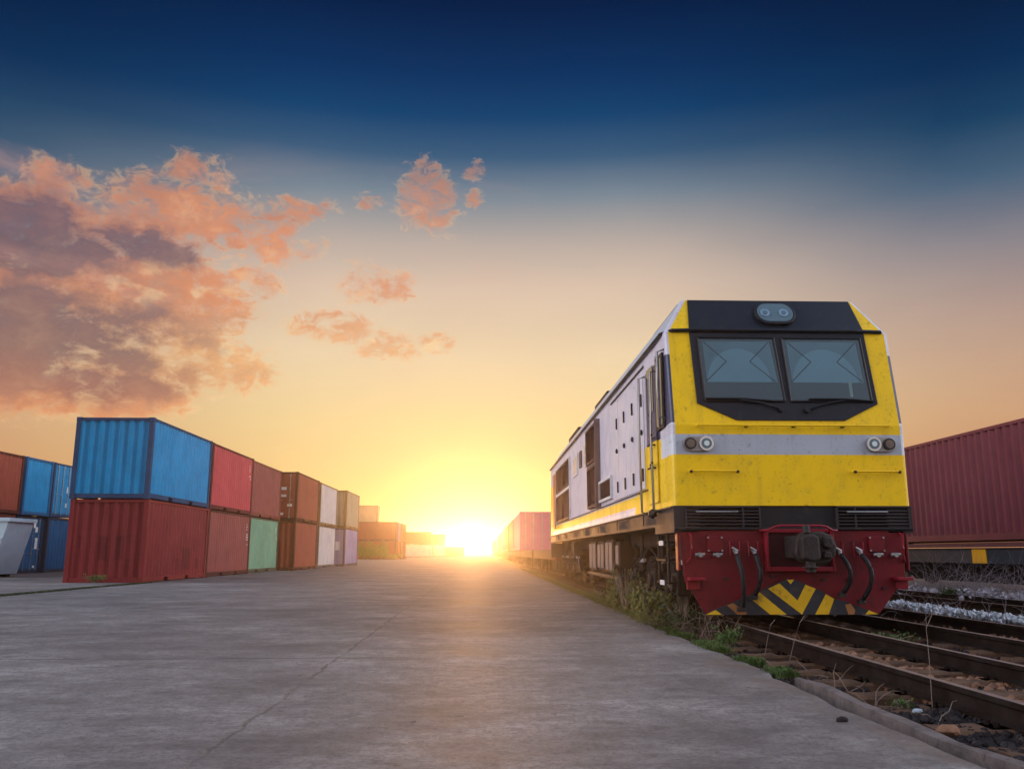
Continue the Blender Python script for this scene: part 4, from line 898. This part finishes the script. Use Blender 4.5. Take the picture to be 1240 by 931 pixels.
for yc in (3.0, LL - 3.2):
    o = M()
    for s in (-1, 1):
        q = lambda u, v, t: (t, yc + u, v)
        o.prism([(-1.95, .52), (-1.95, .66), (-1.2, .70), (-.9, .82), (.9, .82), (1.2, .70), (1.95, .66), (1.95, .52), (1.0, .48), (.7, .36), (-.7, .36), (-1.0, .48)], q, s*.93 - .05, s*.93 + .05)
    o.box(-.85, .85, -.3 + yc, .3 + yc, .5, .9)
    bg = o.build('bogie', darkp, loco, bevel=.02)
    for a in (-1.55, 0, 1.55):
        o = M()
        for s in (-1, 1):
            o.disc((s*.62, yc+a, .46), (1, 0, 0), .46, .13, 28); o.disc((s*.53, yc+a, .46), (1, 0, 0), .49, .03, 28)
        o.tube([(-.9, yc+a, .46), (.9, yc+a, .46)], .08, 10); o.build('wheelset', castm, bg)
        for s in (-1, 1):
            o = M(); o.cbox((s*1.03, yc+a, .46), (.20, .30, .30)); o.disc((s*1.15, yc+a, .46), (1, 0, 0), .11, .08, 14); o.build('axle_box', castm, bg, bevel=.02)
            for k in (-.27, .27):
                o = M(); pts = [(s*1.02 + .065*math.cos(t_*.9), yc+a+k + .065*math.sin(t_*.9), .56 + .22*t_/40) for t_ in range(41)]; o.tube(pts, .018, 5); o.build('coil_spring', darkp, bg)
    for s in (-1, 1):
        for k, dy_ in enumerate((-2.15, -.75, .8, 2.1)):
            o = M(); o.tube([(s*1.10, yc+dy_, 1.18), (s*1.12, yc+dy_, .95), (s*1.12, yc+dy_+.02, .62)], .045 if k % 2 else .035, 8)
            dm = o.build('damper', castm, bg)
            o = M(); o.tube([(s*1.12, yc+dy_, .78), (s*1.12, yc+dy_, .72)], .055, 8); o.build('damper_collar', white_p if k in (0, 2) else steel, dm)
        o = M(); o.tube([(s*1.16, yc-1.9, 1.0), (s*1.2, yc-1.0, .74), (s*1.17, yc-.1, .95), (s*1.2, yc+.9, .70), (s*1.1, yc+1.6, 1.05)], .016, 6); o.build('air_pipe', darkp, bg, smooth=True)
        o = M(); a, b_ = s*1.0, s*1.28; o.box(min(a, b_), max(a, b_), yc-2.62, yc-2.30, .78, 1.15); o.build('sand_box', skirtm, bg, bevel=.03)
    for s in (-1, 1):
        o = M(); o.tube([(s*1.15, yc-2.46, .78), (s*1.1, yc-2.4, .4), (s*.7, yc-2.25, .1)], .02, 6); o.build('sand_pipe', steel, bg)
# step ladder hanging by the cab door with white marked ends
for s in (-1, 1):
    o = M()
    for y in (.72, 1.30): o.tube([(s*1.36, y, 1.12), (s*1.36, y, .48)], .018, 6)
    for z in (.50, .78, 1.0): o.box(min(s*1.26, s*1.40), max(s*1.26, s*1.40), .72, 1.30, z-.012, z+.012)
    ld = o.build('ladder', darkp, loco)
    for z in (.50, .99): o = M(); o.box(min(s*1.401, s*1.41), max(s*1.401, s*1.41), .80, 1.05, z-.03, z+.03); o.build('step_marking', white_p, ld)
# roof equipment
for (y0, y1, x1, h) in ((.95, 2.6, 1.02, .10), (3.6, 4.75, .98, .16), (5.2, 6.4, 1.0, .10), (7.6, 9.6, 1.02, .20), (10.4, 12.2, .98, .14), (13.0, 15.6, 1.04, .22), (16.4, 17.6, .9, .16)):
    o = M(); o.box(-x1, x1, y0, y1, 4.085, 4.09 + h*.6); ht = o.build('roof_hatch', roofp, loco, bevel=.03)
    for s_ in (-1, 1): o = M(); o.box(s_*x1 - .06, s_*x1 + .06, y0, y1, 4.03, 4.11 + h*.7); o.build('hatch_rim', darkp, ht, bevel=.01)

# ------------------------------------------------------------------ plants
def leafy(m_, c, rad, n_, size, up=.4):
    for _ in range(n_):
        d = Vector((rnd.gauss(0, 1), rnd.gauss(0, 1), rnd.gauss(0, 1))).normalized() * rnd.random() ** .45
        p = Vector((c[0] + d.x*rad[0], c[1] + d.y*rad[1], max(c[2]-rad[2], c[2] + d.z*rad[2])))
        a = Vector((rnd.uniform(-1, 1), rnd.uniform(-1, 1), rnd.uniform(-.2, 1)+up)).normalized(); b_ = a.cross(Vector((rnd.uniform(-1, 1), rnd.uniform(-1, 1), rnd.uniform(-1, 1)))).normalized()
        L_ = size * rnd.uniform(.6, 1.5); w_ = L_ * .32
        m_.add([p, p + a*L_*.5 + b_*w_*.5, p + a*L_, p + a*L_*.5 - b_*w_*.5], [(0, 1, 2, 3)])
def shrub(label, x, y, z, rad, n_, size, mt, cat='shrub', nm='shrub', stems=10, lit=None, grp=None):
    t = thing(nm, label, cat, (x, y, z), 0, grp)
    m_ = M()
    for k in range(6):
        q = (rnd.uniform(-.6, .6)*rad[0], rnd.uniform(-.6, .6)*rad[1], rad[2]*rnd.uniform(.5, 1.2)); leafy(m_, q, (rad[0]*.55, rad[1]*.55, rad[2]*.55), n_//6, size)
    for _ in range(n_//12):       # stray shoots make the outline uneven
        a = rnd.uniform(0, 6.3); leafy(m_, (rad[0]*math.cos(a)*rnd.uniform(.6, 1.15), rad[1]*math.sin(a)*rnd.uniform(.6, 1.15), rad[2]*rnd.uniform(.3, 1.9)), (.04, .04, .05), 3, size)
    m_.build('foliage', mt, t, recalc=False)
    m_ = M()
    for _ in range(stems):
        a = rnd.uniform(0, 6.3); r_ = rnd.uniform(.3, 1.1); top = (rad[0]*r_*math.cos(a), rad[1]*r_*math.sin(a), rad[2]*rnd.uniform(1.1, 2.1))
        m_.tube([(0, 0, 0), (top[0]*.4, top[1]*.4, top[2]*.6), top], [.008, .006, .003], 4)
    m_.build('stem', dry, t); return t
shrub('bushy olive weed overhanging the concrete edge beside the front bogie', 2.42, 12.6, -.1, (.34, .75, .30), 1900, .055, leaf_ol, stems=40)
shrub('dark tangled weed under the steps at the locomotive corner', 2.55, 11.35, -.1, (.28, .45, .20), 900, .05, leaf_dk, stems=35)
shrub('tall arching olive weed by the front bogie, farther along', 2.38, 14.6, -.1, (.25, .8, .38), 1100, .06, leaf_ol, stems=40)
shrub('low weeds growing under the battery boxes', 2.40, 17.6, -.12, (.2, 1.4, .14), 700, .06, leaf_ol, stems=20)
shrub('small bright green leafy weed just in front of the plough corner', 2.66, 9.55, -.1, (.16, .18, .12), 330, .05, leaf_gr, 'weed', 'weed')
shrub('small green weed between the rails under the plough', 4.62, 9.9, -.1, (.25, .35, .07), 320, .05, leaf_gr, 'weed', 'weed')
shrub('tiny green weed beside the near rail in the cinders', 2.78, 5.9, -.1, (.07, .09, .04), 90, .03, leaf_gr, 'weed', 'weed')
shrub('green weed in front of the pale rubble heap', 10.1, 18.6, -.05, (.22, .22, .12), 260, .07, leaf_gr, 'weed', 'weed')
shrub('yellow green shrub in front of the distant orange brown stack', -14.6, 113, 0, (2.2, 1.2, 1.1), 1500, .38, mat('leaf_yellow', (.16, .19, .02), .7, var=.5, vscale=2), stems=14)
shrub('low yellow green growth right of the distant shrub', -12.6, 118, 0, (1.6, .8, .35), 500, .3, mat('leaf_yellow_low', (.16, .17, .02), .7), stems=6)
shrub('small tuft of weeds at the near corner of the maroon container', -11.9, 27.2, .0, (.35, .14, .14), 260, .07, leaf_ol, 'weed', 'weed')
# brambles: dry tangled stems
def bramble(label, x, y, z, rad, n_, mt, h):
    m_ = M()
    for _ in range(n_):
        a = Vector((rnd.gauss(0, rad[0]), rnd.gauss(0, rad[1]), 0)); p = [a]; d = Vector((rnd.uniform(-1, 1), rnd.uniform(-1, 1), rnd.uniform(.6, 2.0))).normalized()
        for k in range(4): d = (d + Vector((rnd.uniform(-.5, .5), rnd.uniform(-.5, .5), rnd.uniform(-.7, .25)))).normalized(); p.append(p[-1] + d * h * rnd.uniform(.15, .35))
        m_.tube(p, [.0045, .004, .003, .002, .0012], 4, False)
    return tag(m_.build('bramble', mt, loc=(x, y, z)), label, 'bramble', 'dry brambles by the tracks') if n_ > 49 and n_ != 90 or 'steps' in label else tag(m_.build('scattered_twigs', mt, loc=(x, y, z)), label, 'twigs', kind='stuff')
greyst = mat('grey_stem', (.28, .24, .25), .9, var=.5, vscale=8)
bramble('grey dry bramble tangle left on the rubble heap, next to the plough', 10.5, 19.8, .0, (.5, 1.1, 0), 150, greyst, 1.1)
bramble('grey dry bramble tangle in the middle of the rubble heap', 10.9, 17.4, .0, (.4, .9, 0), 130, greyst, 1.0)
bramble('brown dry stems thinning out at the right of the rubble heap', 11.2, 15.2, .0, (.4, .7, 0), 50, dry, .9)
bramble('dry brown stems tangled under the locomotive steps', 2.7, 11.2, -.1, (.2, .45, 0), 90, dry, .55)
bramble('few dry twigs between concrete edge and near rail', 2.80, 6.6, -.12, (.12, .8, 0), 26, dry, .22)
bramble('sparse twigs lying in front of the siding rail', 7.0, 14.0, -.05, (.4, 1.6, 0), 90, greyst, .45)
def stalk(label, x, y, h, lean):
    m_ = M(); m_.tube([(0, 0, 0), (lean*.3, 0, h*.5), (lean*.6, .02, h*.85), (lean, .03, h)], [.003, .0025, .002, .0012], 5)
    m_.tube([(lean*.6, .02, h*.85), (lean*.6+.05, .02, h*1.0)], .0025, 4)
    tag(m_.build('dry_stalk', dry, loc=(x, y, -.1)), label, 'stalk', 'single dry stalks by the track')
stalk('tallest dry stalk standing in front of both rails', 3.0, 5.9, .62, .03); stalk('leaning dry stalk between the rails at the right', 3.6, 5.5, .40, .10)
stalk('dry stalk leaning over the near rail close to the plough', 3.0, 8.6, .42, .22); stalk('short dry stalk left of the one leaning over the near rail', 2.85, 8.9, .36, .14)
# grass tufts along the edge
def grass(name, label, spots, mt, h):
    m_ = M()
    for (x, y, z) in spots:
        for _ in range(7):
            a = rnd.uniform(0, 6.3); L_ = h * rnd.uniform(.4, 1.2); bx_, by_ = x + rnd.gauss(0, .02), y + rnd.gauss(0, .02); w_ = .004
            lx, ly = math.cos(a)*L_*.6, math.sin(a)*L_*.6; px, py = -math.sin(a)*w_, math.cos(a)*w_
            m_.add([(bx_-px, by_-py, z), (bx_+px, by_+py, z), (bx_+lx*.5+px*.8, by_+ly*.5+py*.8, z+L_*.65), (bx_+lx*.5-px*.8, by_+ly*.5-py*.8, z+L_*.65), (bx_+lx, by_+ly, z+L_*.8)], [(0,1,2,3), (3,2,4)])
    tag(m_.build(name, mt, recalc=False), label, 'grass', kind='stuff')
sp_ = []
for _ in range(2600):
    y = 6.9 + 5.0 * rnd.random(); dn = mnoise.noise(Vector((y * 1.4, 0, 3)))
    if dn > -.02: sp_.append((edge_x(y) + rnd.gauss(.07, .05), y, -.03))
grass('edge_grass', 'bright green grass strip along the concrete edge in front of the plough', sp_, leaf_gr, .075)
grass('verge_grass', 'olive dry grass along the concrete edge beside the locomotive', [(edge_x(y) + rnd.gauss(.08, .07), y, -.05) for y in [11.5 + 40 * rnd.random() ** 1.4 for _ in range(3600)]], leaf_ol, .12)
grass('left_kerb_grass', 'dark grass growing in the joint before the nearest container', [(-10.5 + rnd.gauss(0, .05), y, .0) for y in [17 + 11 * rnd.random() for _ in range(700)]], leaf_dk, .06)

# ------------------------------------------------------------------ haze
hz = M(); hz.box(-1210, 1210, -260, 1410, -1.2, 8.3)
hm = bpy.data.materials.new('haze'); hm.use_nodes = True; n = N(hm.node_tree); n.nodes.clear()
pv = n.new('ShaderNodeVolumePrincipled'); pv.inputs['Color'].default_value = (1.0, .93, .86, 1); pv.inputs['Density'].default_value = .0012; pv.inputs['Anisotropy'].default_value = .90
mo = n.new('ShaderNodeOutputMaterial'); n.links.new(pv.outputs[0], mo.inputs['Volume'])
hobj = hz.build('haze', hm); tag(hobj, kind='stuff'); hobj['label'] = 'warm sunlit haze over the whole yard'; hobj['category'] = 'haze'
